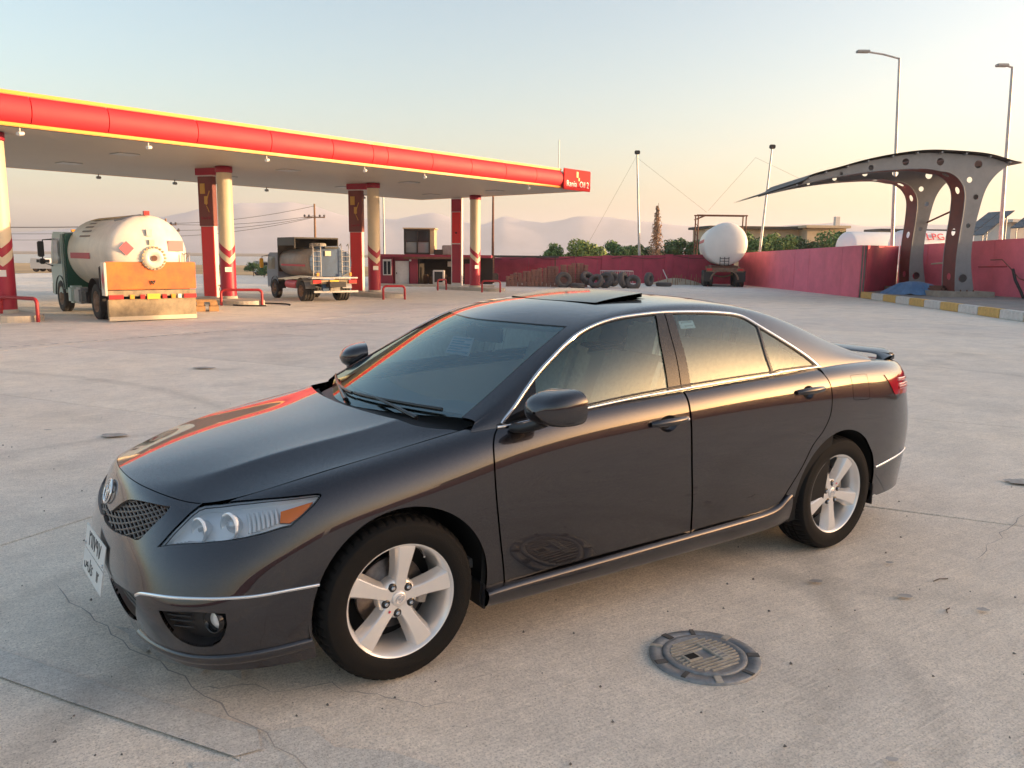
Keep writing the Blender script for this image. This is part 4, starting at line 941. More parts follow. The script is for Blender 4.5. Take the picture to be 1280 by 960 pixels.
# ---- mountains all round, highest beyond the lake
def mtn(az):
    pts = [(-180, 70), (-120, 60), (-75, 90), (-45, 60), (-32, 55), (-22, 116), (-18, 150), (-15, 168), (-12, 152), (-8, 130), (-5.5, 152), (-2.3, 112), (-.6, 138), (2, 112), (4.5, 124), (10, 120), (16, 112), (22, 116), (30, 100), (45, 90), (90, 50), (140, 60), (180, 70)]
    return float(np.interp(az, [p[0] for p in pts], [p[1] for p in pts]))
def fract(x, y, seed):
    v = 0; a = 1
    for k in range(5): v += a*sin(x*1.7*2**k+seed*1.3+k*2.1+1.7*sin(y*1.3*2**k+k))*cos(y*1.9*2**k+seed+k*1.1); a *= .52
    return v
def mtn_fn(u, v):
    az = -180+360*u; r = 2350+1500*v; pk = math.exp(-((v-.55)/.27)**2) if v < .55 else math.exp(-((v-.55)/.4)**2)
    h = mtn(az)*(1+.07*fract(az*.16, 0, 3))*1.06*pk*(.80+.20*(1+fract(az*.14, v*6, 1)*.55)) ; h = max(0, h*(r/3175))-6*(1-pk)
    t = radians(az); return G(r*sin(t), r*cos(t), h-.5)
mb = MB().grid(mtn_fn, 900, 16, closed_u=True, smooth=True); tag(mb.build('mountains', 'mountain_rock'), kind='structure')
# ---- maroon precast walls: panels on a plinth with a coping
mat('maroon_paint', (.42, .050, .090), .72, noise=.22, nscale=1.6, bump=.3, bscale=30)
mat('pink_paint', (.72, .17, .24), .75, noise=.16, nscale=1.2, bump=.3, bscale=30)
mat('dark_concrete', (.20, .185, .17), .9, noise=.3, nscale=3)
mat('raw_concrete', (.34, .30, .25), .9, noise=.25, nscale=4, bump=.3, bscale=40)
def panel_wall(name, A, B, h0, h1, n, m, label, pil=None, group=None, th=.16):
    A = np.array(A, float); B = np.array(B, float); L_ = np.linalg.norm(B-A); root = site_empty(name, *A, B-A, label=label, cat='wall', group=group); w = L_/n
    for k in range(n):
        hh0 = h0+(h1-h0)*k/n; hh1 = h0+(h1-h0)*(k+1)/n; off = rng.uniform(-.008, .008); x0, x1 = k*w+.008, (k+1)*w-.008
        mb = MB().add([(x, y+off, z) for x, hh in ((x0, hh0), (x1, hh1)) for y in (-th/2, th/2) for z in (0, hh)], [(0, 1, 3, 2), (4, 6, 7, 5), (0, 4, 5, 1), (2, 3, 7, 6), (0, 2, 6, 4), (1, 5, 7, 3)]); mb.build('panel', m, root)
    MB().add([(x, y, z) for x, hh in ((0, h0), (L_, h1)) for y in (-th*.22, th*.22) for z in (0, hh-.02)], [(0, 1, 3, 2), (4, 6, 7, 5), (0, 4, 5, 1), (2, 3, 7, 6), (0, 2, 6, 4), (1, 5, 7, 3)]).build('core', 'dark_concrete', root)
    if pil:
        for x, ww in pil: MB().box((x, -th*.75, (h0+(h1-h0)*x/L_)/2+.02), (ww, th*.6, h0+(h1-h0)*x/L_+.04)).build('pilaster', m, root)
    return root
farw = panel_wall('boundary_wall', (-3.4, 53), (14.2, 53), 1.48, 1.92, 12, 'maroon_paint', 'long maroon boundary wall with pilasters behind the stacked bricks and old tyres', [(2.9, .5), (9.4, .6), (13.4, .5)])
panel_wall('side_wall', (14.55, 52.9), (15.3, 36.1), 1.98, 2.28, 9, 'pink_paint', 'pink red panel wall running from the white tank trailer to the corner')
panel_wall('return_wall', (15.42, 36.1), (18.55, 39.9), 2.28, 2.32, 2, 'maroon_paint', 'short wall turning back from the corner beside the steel shelter with its shade painted dark maroon')  # this face lies in shade; the darker maroon coat stands in for it
panel_wall('shelter_wall', (18.75, 39.9), (20.3, 29.5), 2.34, 2.62, 5, 'pink_paint', 'pink wall behind the legs of the curved steel shelter')
# off to the right, behind the photographer: the wall goes on; an unseen building is added to block the low sun
panel_wall('near_side_wall', (20.5, 29.3), (23.0, -24), 2.3, 2.2, 18, 'maroon_paint', 'long maroon wall continuing beside the forecourt past the kerb')
st_ = site_empty('sun_block_building', 27.5, 2, (0, 1), label='unseen long brown flat roofed building added behind the near maroon wall to shade the forecourt', cat='building')
mat('brown_render', (.22, .13, .10), .85, noise=.25, nscale=1.5); mat('roof_dark', (.06, .055, .05), .8, noise=.3, nscale=2); mat('window_dark', (.02, .025, .03), .1)
MB().box((0, 0, 1.55), (34, 6, 3.1)).build('wall', 'brown_render', st_); MB().box((0, 0, 3.19), (34.6, 6.6, .16)).build('roof', 'roof_dark', st_)
for k in range(7):
    wv = MB().box((-14+4.6*k, 3.02, 1.9), (1.5, .06, 1.2)).build('window', 'window_dark', st_)
back = panel_wall('rear_wall', (23.0, -26), (-40, -30), 2.4, 2.4, 20, 'maroon_paint', 'long maroon wall closing the far side of the forecourt behind the added sun blocking building')
# ---- painted kerb and pavement under the shelter
mat('kerb_yellow', (.62, .40, .13), .75, noise=.25, nscale=7, bump=.3, bscale=60); mat('kerb_white', (.62, .60, .57), .75, noise=.22, nscale=7, bump=.3, bscale=60)
mat('pavement_grey', (.25, .235, .22), .9, noise=.25, nscale=2, bump=.3, bscale=40)
KA, KB = np.array((15.38, 35.9)), np.array((13.2, 8.5)); KL = np.linalg.norm(KB-KA)
pv = tag(MB().add([G(*p, .262) for p in (KA+[.1, 0], (18.6, 39.7), (20.2, 29.4), (22.3, 8), KB+[.1, 0])], [(0, 1, 2, 3, 4)]).build('pavement', 'pavement_grey'), kind='structure')
sl_ = 1.33
for k in range(int(KL/sl_)):
    t = site_empty('kerb_stone', *(KA+(KB-KA)/KL*(k*sl_)), KB-KA)
    o = MB().box((sl_/2, 0, .135), (sl_-.012, .26, .27), bev=.02).build('kerb_stone', 'kerb_yellow' if k % 2 == 0 else 'kerb_white'); bpy.data.objects.remove(t)
    o.location = G(*(KA+(KB-KA)/KL*(k*sl_))); o.rotation_euler = (0, 0, SITE_ROT+math.atan2(*(KB-KA)[::-1])); o.name = 'kerb_stone'
    tag(o, ('faded yellow' if k % 2 == 0 else 'chipped white')+' painted kerb stone in the row edging the shelter pavement', 'kerb stone', 'yellow kerb stones' if k % 2 == 0 else 'white kerb stones')
# ================================================================== STATION AND OBJECTS
mat('fascia_red', (.64, .026, .040), .62, noise=.16, nscale=.8); mat('sign_red', (.66, .030, .032), .75, Specular_IOR_Level=.2)
mat('trim_yellow', (.80, .34, .02), .45, noise=.08, nscale=3); mat('soffit', (.46, .42, .36), .55, noise=.08, nscale=.7)
mat('cream_paint', (.66, .56, .40), .5, noise=.08, nscale=3); mat('crimson_paint', (.36, .018, .045), .45, noise=.12, nscale=3)
mat('sign_brown', (.20, .050, .045), .5, noise=.08, nscale=3); mat('bright_red', (.72, .018, .018), .35, noise=.06, nscale=2)
mat('gold_paint', (.62, .36, .08), .4); mat('white_paint', (.72, .71, .68), .5, noise=.08, nscale=4); mat('letter_white', (.80, .79, .74), .5)
mat('roof_sheet', (.40, .38, .35), .6, noise=.2, nscale=1); mat('rail_red', (.40, .022, .030), .45, noise=.2, nscale=8)
mat('island_concrete', (.50, .45, .38), .85, noise=.2, nscale=3); mat('dark_metal', (.06, .058, .055), .5, .5, noise=.3, nscale=6); mat('steel_grey', (.36, .36, .36), .45, .6, noise=.2, nscale=5)
mat('galvanised', (.48, .48, .47), .45, .5, noise=.2, nscale=4); mat('rust_brown', (.16, .07, .045), .85, noise=.4, nscale=6)
# ---- forecourt canopy
cn = site_empty('station_canopy', 3.21, 36.24, (.653, .757), label='long flat red and yellow filling station canopy over the pump columns', cat='canopy')
CLN, CWD, Z0, Z1 = 27.6, 10.6, 4.47, 5.26
MB().box((-CLN/2, CWD/2, Z0+.02), (CLN-.3, CWD-.3, .04)).build('soffit', 'soffit', cn)
MB().box((-CLN/2, CWD/2, Z1-.12), (CLN-.4, CWD-.4, .10)).build('roof_deck', 'roof_sheet', cn)
fpf = [(.02, Z0+.085), (-.055, Z0+.14), (-.115, Z0+.24), (-.14, Z0+.36), (-.135, Z0+.48), (-.10, Z0+.58), (-.05, Z0+.65), (.02, Z0+.70)]
def fascia(parent, x0, x1, name='fascia_panel', flip=None):
    n = len(fpf); mb = MB(); f = flip or (lambda x, y, z: (x, y, z))
    vs = [f(x, y, z) for x in (x0, x1) for y, z in fpf]; mb.add(vs, [(i, i+1, n+i+1, n+i) for i in range(n-1)], True); mb.add(vs, [tuple(range(n)), tuple(range(n, 2*n))]); return mb.build(name, 'fascia_red', parent)
js = [-CLN, -25.9, -24.0, -22.07, -20.33, -18.01, -15.76, -13.59, -12.01, -11.4, -9.38, -7.42, -5.52, -3.68, -1.95]
for a_, b_ in zip(js, js[1:]): fascia(cn, a_+.012, b_-.012)
back_f = lambda x, y, z: (x, CWD-y, z)
for k in range(12): fascia(cn, -CLN+k*2.3+.012, min(-CLN+(k+1)*2.3, 0)-.012, flip=back_f)
endf = lambda x, y, z: (-y*1.0, x, z)
for k in range(4): fascia(cn, .35+k*2.5, .35+(k+1)*2.5-.02, flip=endf)
for z, hh in ((Z0+.042, .084), (Z0+.745, .09)):
    MB().box((-CLN/2-.98, -.012, z), (CLN-1.96, .06, hh), bev=.012).build('trim_strip', 'trim_yellow', cn); MB().box((-CLN/2, CWD+.012, z), (CLN, .06, hh), bev=.012).build('trim_strip', 'trim_yellow', cn); MB().box((.012, CWD/2, z), (.06, CWD, hh), bev=.012).build('trim_strip', 'trim_yellow', cn)
mb = MB(); K = 12
for t in range(K+1): pass
mb.grid(lambda u, v: (-.10+.24*sin(u*pi/2), -.14+.24*(1-cos(u*pi/2)), Z0+.05+.72*v), 9, 3); mb.build('corner_panel', 'fascia_red', cn)
sgn_ = MB().box((-1.02, -.155, Z0+.38), (1.86, .07, .86), bev=.02).build('sign_board', 'sign_red', cn)
tmx = Matrix.Translation((-1.02, -.193, Z0+.20))@Matrix.Rotation(radians(90), 4, 'X')
text_mesh('sign_lettering', 'Rania', .36, 'letter_white', sgn_, tmx@Matrix.Translation((-.42, 0, 0)), .004, xs=.92); text_mesh('sign_lettering', 'Oil 2', .36, 'letter_white', sgn_, tmx@Matrix.Translation((.47, .0, 0)), .004, xs=.92)
MB().box((-1.05, -.195, Z0+.60), (.13, .012, .24)).build('emblem_block', 'gold_paint', sgn_); MB().box((-.93, -.195, Z0+.41), (.09, .012, .13)).build('emblem_block', 'gold_paint', sgn_)
for s_ in (-22.28, -19.28, -15.81, -12.21, -9.57, -3.92):
    mb = MB(); mb.cyl((s_, .10, Z0-.002), (s_, .10, Z0-.10), .018, 8); mb.tube([(s_-.07, .02, Z0-.15), (s_+.07, .12, Z0-.12)], .045, 10); mb.build('canopy_camera', 'white_paint', cn)
for s_ in (-20.0, -16.3, -13.4, -9.3, -4.0):
    mb = MB(); mb.cyl((s_, CWD-.3, Z0-.002), (s_, CWD-.3, Z0-.08), .02, 8); mb.box((s_, CWD-.3, Z0-.13), (.16, .12, .10), bev=.02); mb.build('canopy_camera', 'steel_grey', cn)
for s_ in (-24, -18.5, -13, -7.5, -2.5):
    for yy in (3.2, 7.2): MB().box((s_, yy, Z0-.012), (.62, .62, .03), bev=.008).build('ceiling_lamp', 'galvanised', cn)
MB().cyl((-.55, 1.2, Z1-.08), (-.55, 1.2, Z1+1.4), .022, 8).build('antenna', 'galvanised', cn)
# ---- columns and sign pillars
def round_column(a, b, label):
    r = .245; t = site_empty('round_column', a, b, (.55, -.83), label=label, cat='column', group='round canopy columns')
    MB().lathe([(r, .15), (r, Z0-.21)], n=40).build('shaft', 'cream_paint', t)
    MB().lathe([(r+.02, Z0-.20), (r+.03, Z0-.16), (r+.03, Z0-.01), (0, Z0-.01)], n=40).build('capital', 'crimson_paint', t)
    def vee(z0, z1, name, m):
        n = 48; vs = []
        for i in range(n):
            th = 2*pi*i/n; d_ = abs(((th+pi) % (2*pi))-pi)/pi; up = .62*d_; vs += [((r+.006)*cos(th), (r+.006)*sin(th), z0+(up if z0 > .2 else 0)), ((r+.006)*cos(th), (r+.006)*sin(th), z1+up)]
        MB().add(vs, [(2*i, 2*((i+1) % n), 2*((i+1) % n)+1, 2*i+1) for i in range(n)], True).build(name, m, t)
    vee(.15, 1.28, 'lower_sleeve', 'crimson_paint'); vee(1.50, 1.72, 'chevron_band', 'crimson_paint')
    MB().box((r+.004, -.05, 1.12), (.02, .22, .16)).build('notice', 'white_paint', t)
    MB().lathe([(r+.03, .15), (r+.03, .22), (r+.005, .24)], n=40).build('foot_ring', 'island_concrete', t)
    return t
def sign_pillar(a, b, label, plain=False, head=(.93, -.37)):
    t = site_empty('sign_pillar', a, b, head, label=label, cat='sign', group=None); w, d_ = .62, .20
    MB().box((0, 0, (Z0+.13)/2), (w-.05, d_-.04, Z0-.17)).build('core', 'white_paint', t)
    if plain:
        MB().box((0, -.005, 1.25), (w-.16, d_, 1.9)).build('lower_panel', 'crimson_paint', t); MB().box((0, -.006, 3.0), (w-.16, d_, 1.5)).build('upper_panel', 'bright_red', t); MB().box((0, 0, 4.08), (w-.1, d_, .6)).build('top_panel', 'crimson_paint', t); MB().lathe([(0, 0), (.05, 0)], c=(0, -.12, 2.75), axis='Y', n=12).build('hole', 'matt_black', t)
        return t
    MB().box((.01, -.005, 1.36), (w-.10, d_, 2.36), bev=.01).build('lower_panel', 'bright_red', t)
    up = MB().box((0, -.005, 3.38), (w, d_, 1.64), bev=.01).build('upper_panel', 'sign_brown', t)
    for x, z, ww, hh in ((-.10, 3.80, .20, .34), (.03, 3.42, .13, .26)): MB().box((x, -.115, z), (ww, .02, hh)).build('emblem_block', 'gold_paint', up)
    MB().tube([(.03, -.115, 3.25), (.10, -.115, 3.5), (.19, -.115, 3.72)], .018, 6).build('emblem_stroke', 'gold_paint', up); MB().tube([(.05, -.115, 3.22), (.12, -.115, 3.10), (.15, -.115, 3.02)], .016, 6).build('emblem_stroke', 'gold_paint', up)
    text_mesh('pillar_lettering', 'Rania Oil', .13, 'crimson_paint', up, Matrix.Translation((0, -.112, 2.82))@Matrix.Rotation(radians(90), 4, 'X'), .004, xs=.85)
    MB().box((.18, 0, Z0-.115), (1.05, d_+.12, .22)).build('cap_beam', 'crimson_paint', t)
    return t
sign_pillar(-10.40, 28.25, 'tall brown and red sign pillar with gold emblem beside the parked white tanker truck')
round_column(-9.55, 27.5, 'cream and crimson round column with chevron between the two tanker trucks')
sign_pillar(-6.40, 33.75, 'tall brown and red sign pillar with gold emblem behind the blue tanker truck')
round_column(-5.62, 33.25, 'cream and crimson round column with chevron at the back of the blue tanker truck')
sign_pillar(-2.80, 41.0, 'plain red narrow pillar in front of the dark open garage', True)
round_column(-1.83, 39.4, 'cream and crimson round column with chevron near the stacked bricks')
round_column(-12.50, 20.1, 'cream and crimson round column with chevron beside the cab of the white tanker')
round_column(-15.6, 32.2, 'cream and crimson round column with chevron far behind the white tanker') if False else None
# ---- pump islands and guard rails
def island(a, b, L_, w, label, head):
    n = 14; out = [(L_/2-w/2+w/2*cos(t), w/2*sin(t)) for t in np.linspace(-pi/2, pi/2, n)]+[(-L_/2+w/2+w/2*cos(t), w/2*sin(t)) for t in np.linspace(pi/2, 3*pi/2, n)]
    tag(site_obj(MB().prism(out, 'Z', 0, .15), 'pump_island', 'island_concrete', a, b, 0, head), label, 'pump island', 'raised pump islands')
HN = (.757, -.653)
island(-9.55, 27.3, 3.4, 1.25, 'low rounded concrete island under the column between the tanker trucks', HN); island(-5.75, 33.0, 3.6, 1.25, 'low rounded concrete island behind the blue tanker truck', HN)
island(-2.1, 39.8, 4.2, 1.2, 'low rounded concrete island in front of the open garage', HN); island(-12.6, 20.1, 3.0, 1.2, 'low rounded concrete island beside the green cab', HN)
def rail(a, b, w, h, label, head=(.97, .24)):
    t = tag(site_obj(MB().tube([(-w/2, 0, 0), (-w/2, 0, h-.12)]+[(-w/2+.12-.12*cos(k), 0, h-.12+.12*sin(k)) for k in np.linspace(0.2, pi/2, 5)]+[(w/2-.12+.12*sin(k), 0, h-.12+.12*cos(k)) for k in np.linspace(0, pi/2-.2, 5)]+[(w/2, 0, h-.12), (w/2, 0, 0)], .042, 10), 'guard_rail', 'rail_red', a, b, 0, head), label, 'guard rail', 'red tube guard rails')
rail(-8.70, 26.2, 1.25, .50, 'red bent tube rail before the column between the trucks'); rail(-4.45, 30.6, .80, .50, 'red bent tube rail behind the tail of the blue tanker'); rail(-1.0, 37.4, .85, .52, 'red bent tube rail near the stacked bricks')
rail(-11.85, 19.55, 1.35, .55, 'red bent tube rail beside the green cab', (.90, -.43)); rail(-3.4, 39.2, .7, .50, 'red bent tube rail in front of the garage appliance', (.5, .86)); rail(-10.4, 28.9, .9, .5, 'red bent tube rail behind the first sign pillar')
# timber left by the island, hose on the ground
mat('timber', (.52, .30, .13), .8, noise=.3, nscale=9)
tp = site_empty('timber_pallet', -9.02, 23.55, (.93, .36), label='low wooden pallet on the ground behind the orange tail board', cat='pallet')
for k in range(5): MB().box((0, -.29+.145*k, .30), (.86, .135, .045), bev=.006).build('board', 'timber', tp)
for k in range(3): MB().box((-.36+.36*k, 0, .22), (.20, .66, .11)).build('bearer', 'timber', tp)
for k in range(3): MB().box((-.36+.36*k, 0, .08), (.26, .70, .15)).build('bearer', 'timber', tp)
mat('hose_black', (.02, .02, .02), .6)
tag(MB().tube([G(-8.1+.9*cos(t)*1.0-.3*t*.1, 26.3+.75*sin(t)+.05*t, .025) for t in np.linspace(0, 5.2, 40)], .024, 8).build('hose', 'hose_black'), 'black rubber hose coiled on the ground beside the red rail', 'hose')
# ---- truck helpers
mat('tank_white', (.72, .66, .56), .42, noise=.16, nscale=2.2); mat('tank_dust', (.50, .38, .22), .85, noise=.4, nscale=3); mat('green_cab', (.016, .085, .062), .35, noise=.1, nscale=3); mat('pale_cab', (.42, .52, .48), .4, noise=.1, nscale=3)
mat('orange_board', (.74, .17, .02), .6, noise=.35, nscale=2.2, col2=(.40, .11, .03)); mat('bumper_grey', (.33, .26, .16), .7, noise=.4, nscale=4); mat('stripe_red', (.45, .04, .06), .5); mat('placard_red', (.60, .10, .12), .5); mat('lamp_red', (.55, .03, .03), .3); mat('lamp_amber', (.75, .32, .04), .3); mat('plate_yellow', (.80, .45, .04), .5)
mat('tank_grey', (.30, .28, .25), .5, noise=.3, nscale=2.5); mat('tank_blue', (.035, .085, .17), .45, noise=.35, nscale=3); mat('cab_blue', (.16, .20, .27), .4, noise=.15, nscale=3); mat('chassis', (.035, .032, .03), .7, noise=.3, nscale=6); mat('truck_rubber', (.03, .028, .026), .8, bump=.4, bscale=40); mat('wheel_rust', (.22, .14, .09), .7, noise=.4, nscale=9)
mat('cab_glass', (.22, .26, .26), .05, .0); mat('ink_grey', (.22, .19, .17), .7)
def truck_wheel(parent, x, y, r, w, dual=False, name='wheel'):
    s_ = 1 if y > 0 else -1
    hub = MB().lathe([(0, .05), (r*.22, .05), (r*.26, .0), (r*.52, -.03), (r*.58, .03), (r*.60, .03)], axis='Y', n=24); hub.v = [(p[0]+x, p[1]*s_+y, p[2]+r) for p in hub.v]; o = hub.build(name, 'wheel_rust', parent)
    for k in range(2 if dual else 1):
        yc = y-s_*(w*1.05)*k; ty = MB(); n = 40; prof = [(r*.58, w*.42), (r*.75, w*.5), (r*.93, w*.48), (r, w*.38), (r, w*.1), (r*.965, w*.08), (r*.965, -w*.08), (r, -w*.1), (r, -w*.38), (r*.93, -w*.48), (r*.75, -w*.5), (r*.58, -w*.42)]
        ty.lathe(prof, c=(x, yc-s_*w*.35, r), axis='Y', n=n); ty.build('tyre', 'truck_rubber', o)
    return o
def tank_end(mb, x0, x1, ry, rz, cz, dome, n=40, sup=2.0):
    prof = []
    for t in np.linspace(0, pi/2, 7): prof.append((x0-dome*cos(t)*1, sin(t)))
    for t in np.linspace(pi/2, pi, 7): prof.append((x1-dome*cos(t), sin(t)))
    mb.grid(lambda u, v: (lambda k: (prof[k][0], ry*prof[k][1]*np.sign(cos(2*pi*u))*abs(cos(2*pi*u))**(2/sup), cz+rz*prof[k][1]*np.sign(sin(2*pi*u))*abs(sin(2*pi*u))**(2/sup)))(int(round(v*(len(prof)-1)))), n, len(prof), closed_u=True); return mb
# ---- white gas tanker truck with green cab
T1 = site_empty('tanker_truck', -9.55, 20.85, (-.66, .75), label='white gas tanker truck with green cab and orange tail board under the canopy', cat='truck')
tk = tank_end(MB(), -.85, 2.75, .94, .94, 1.62, .30).build('tank', 'tank_white', T1)
MB().grid(lambda u, v: (-.6+3.0*u, -.95*sin(radians(-26+52*v)), 1.62+.955*cos(radians(-26+52*v))), 14, 8).build('walkway_dust', 'tank_dust', tk)
for s_ in (1, -1): MB().grid(lambda u, v: (.55+1.9*u, s_*.946*cos(radians(-4+9*v)), 1.55+.946*sin(radians(-4+9*v))), 8, 3).build('red_stripe', 'stripe_red', tk)
for k in range(5):
    z_ = 28+k*9
    MB().grid(lambda u, v: (.80+.14*k+(1.0-.12*k)*u, .947*cos(radians(z_-2+3*v)), 1.62+.947*sin(radians(z_-2+3*v))), 8, 2).build('tank_script', 'ink_grey', tk)
def endx(y, z): rr = min(1, math.hypot(y, (z-1.62))/.94); return -.85-.30*math.sqrt(max(0, 1-rr*rr))
fl_ = MB().lathe([(.0, -.02), (.10, -.03), (.13, -.06), (.22, -.06), (.24, -.03), (.29, -.03), (.29, .0), (.30, .10)], c=(endx(0, 1.52)-.0, -.05, 1.52), axis='X', n=28).build('manhole_flange', 'tank_white', tk)
for k in range(20): MB().cyl((endx(0, 1.52)-.06, -.05+.265*cos(k*pi/10), 1.52+.265*sin(k*pi/10)), (endx(0, 1.52)-.02, -.05+.265*cos(k*pi/10), 1.52+.265*sin(k*pi/10)), .028, 6).build('bolt', 'tank_dust', fl_)
MB().lathe([(0, -.065), (.07, -.065)], c=(endx(0, 1.52), -.05, 1.52), axis='X', n=16).build('valve_mouth', 'rust_brown', fl_)
MB().box((endx(.03, 2.12)-.03, .02, 2.13), (.05, .13, .16)).build('gauge_box', 'galvanised', tk); MB().box((endx(.03, 1.9)-.03, -.02, 1.90), (.05, .12, .12)).build('data_plate', 'cream_paint', tk)
dm = .17
MB().add([(endx(.55, 1.75)-.03, .55, 1.75-dm), (endx(.55, 1.75)-.03, .55-dm, 1.75), (endx(.55, 1.75)-.03, .55, 1.75+dm), (endx(.55, 1.75)-.03, .55+dm, 1.75)], [(0, 1, 2, 3)]).build('diamond_placard', 'placard_red', tk)
MB().box((endx(-.58, 1.82)-.04, -.60, 1.82), (.02, .36, .26)).build('hazard_plate', 'pale_red_lens', tk)
MB().box((-.95, 0, 2.60), (.12, .12, .10)).build('vent', 'lamp_red', tk); MB().tube([(-.9, .10, 2.56), (-.75, .40, 2.48), (-.3, .55, 2.42)], .018, 6).build('hand_rail', 'steel_grey', tk)
MB().box((1.9, 0, .52), (5.6, .62, .22)).build('chassis_frame', 'chassis', T1)
for y in (-.70, -.82, -.94): MB().tube([(-1.05, y, 1.30), (-1.05, y, 1.60), (-1.0, y+.04, 1.66), (-.95, y+.08, 1.60), (-.95, y+.08, 1.2)], .014, 6).build('valve_pipe', 'steel_grey', T1)
MB().tube([(-1.18, .05, .98), (-1.20, .0, .90), (-1.18, -.05, .98)], .02, 6).build('latch', 'dark_metal', T1)
MB().box((-1.12, 0, 1.10), (.06, 2.10, .66), bev=.012).build('tail_board', 'orange_board', T1)
sdb = MB().box((-1.0, 1.06, 1.02), (.30, .05, .78)).build('side_board', 'tank_white', T1); MB().add([(-1.0, 1.088, 1.02-.26), (-.90, 1.088, 1.02), (-1.0, 1.088, 1.02+.26), (-1.1, 1.088, 1.02)], [(0, 1, 2, 3)]).build('diamond_placard', 'placard_red', sdb)
MB().box((-.80, 1.06, 1.05), (.10, .10, .55), bev=.03).build('extinguisher_box', 'black_plastic', T1)
MB().box((-1.10, 0, .68), (.10, 2.06, .14)).build('lamp_bar', 'bumper_grey', T1)
for y, m_, w_ in ((.86, 'lamp_red', .32), (-.88, 'lamp_red', .30), (.50, 'lamp_amber', .10), (.26, 'lamp_red', .10), (-.26, 'lamp_red', .10), (-.47, 'lamp_amber', .10), (-.62, 'letter_white', .08)): MB().box((-1.16, y, .60), (.05, w_, .10)).build('rear_lamp', m_, T1)
MB().box((-1.155, 0, .60), (.03, .30, .13)).build('number_plate', 'plate_yellow', T1)
MB().box((-1.08, 0, .29), (.08, 2.08, .50), bev=.015).build('rear_bumper', 'bumper_grey', T1); MB().box((-1.125, 0, .08), (.03, 2.06, .10)).build('bumper_edge', 'cream_paint', T1)
for s_ in (1, -1):
    truck_wheel(T1, 0, s_*.98, .44, .24, True); truck_wheel(T1, 3.45, s_*.98, .44, .26)
    MB().grid(lambda u, v: (.56*cos(radians(10+160*u)), s_*(.62+.44*v), .46+.56*sin(radians(10+160*u))), 14, 3).build('mudguard', 'black_plastic', T1); MB().box((-.60, s_*.85, .50), (.02, .46, .52)).build('mud_flap', 'black_plastic', T1)
    for k, (x, w_, hh) in enumerate(((1.0, .5, .34), (1.75, .55, .42), (2.45, .35, .46))): MB().box((x, s_*.86, .52), (w_, .34, hh), bev=.05).build('side_tank', ('chassis', 'steel_grey', 'pale_cab')[k], T1)
cabp = [(2.85, .55), (4.35, .45), (4.42, 1.15), (4.28, 1.70), (4.05, 2.14), (3.9, 2.20), (2.85, 2.16)]
cb = MB().prism(cabp, 'Y', -1.0, 1.0).build('cab', 'pale_cab', T1)
MB().box((2.98, 0, 1.38), (.34, 2.03, 1.56), bev=.04).build('cab_rear_panel', 'green_cab', T1)
for s_ in (1, -1):
    MB().add([(3.25, s_*1.006, 1.32), (4.22, s_*1.006, 1.32), (4.0, s_*1.006, 2.02), (3.25, s_*1.006, 2.02)], [(0, 1, 2, 3)]).build('side_window', 'cab_glass', cb); MB().box((4.30, s_*1.26, 1.72), (.10, .16, .44), bev=.03).build('mirror', 'black_plastic', cb); MB().box((4.30, s_*1.24, 1.38), (.10, .14, .16), bev=.03).build('mirror', 'black_plastic', cb)
    MB().tube([(4.1, s_*.98, 2.0), (4.28, s_*1.2, 1.98), (4.30, s_*1.24, 1.35), (4.2, s_*1.0, 1.25)], .018, 6).build('mirror_arm', 'dark_metal', cb); MB().grid(lambda u, v: (3.45+.54*cos(radians(180*u)), s_*(.70+.33*v), .46+.54*sin(radians(180*u))), 14, 3).build('wheel_arch', 'black_plastic', cb)
MB().add([(4.425, -.88, 1.2), (4.425, .88, 1.2), (4.13, .82, 2.02), (4.13, -.82, 2.02)], [(0, 1, 2, 3)]).build('windscreen', 'cab_glass', cb); MB().box((4.38, 0, .62), (.16, 2.0, .36), bev=.04).build('front_bumper', 'bumper_grey', cb)
for y in (-.5, .1, .5): MB().box((3.85, y, 2.24), (.08, .10, .07)).build('roof_lamp', 'lamp_amber', cb)
# ---- blue and grey fuel tanker truck
T2 = site_empty('tanker_truck', -6.78, 29.35, (-.60, .80), label='small weathered tanker truck with blue rear tank and dark overhead frame', cat='truck')
tk = tank_end(MB(), -.55, 2.15, .80, .50, 1.36, .08, sup=2.6).build('tank', 'tank_grey', T2)
MB().grid(lambda u, v: (-.64, .78*v*np.sign(cos(2*pi*u))*abs(cos(2*pi*u))**.77, 1.36+.485*v*np.sign(sin(2*pi*u))*abs(sin(2*pi*u))**.77), 32, 4, closed_u=True).build('tank_end', 'tank_blue', tk)
for s_ in (1, -1): MB().grid(lambda u, v: (-.3+2.2*u, s_*.812, 1.22+.07*v), 4, 2).build('red_stripe', 'stripe_red', tk)
MB().box((.2, 0, 1.88), (1.9, .5, .06)).build('walkway', 'dark_metal', tk); MB().box((-.35, -.02, 1.83), (.5, .75, .20), bev=.04).build('hatch_box', 'tank_blue', tk); MB().lathe([(.30, 0), (.30, .16), (.24, .19), (0, .19)], c=(.45, 0, 1.86), n=20).build('hatch', 'tank_grey', tk)
fr = MB(); fr.box((1.35, 0, 2.22), (1.65, 1.66, .05)); fr.box((2.16, 0, 1.62), (.05, 1.66, 1.22)); 
fo = MB().box((1.35, 0, 2.22), (1.65, 1.66, .05)).build('overhead_frame', 'dark_metal', T2); MB().box((2.17, 0, 1.60), (.05, 1.66, 1.20)).build('headboard', 'dark_metal', fo)
for s_ in (1, -1): MB().box((1.35, s_*.82, 2.08), (1.65, .03, .26)).build('frame_side', 'dark_metal', fo); MB().box((.56, s_*.82, 2.04), (.04, .04, .40)).build('frame_post', 'dark_metal', fo)
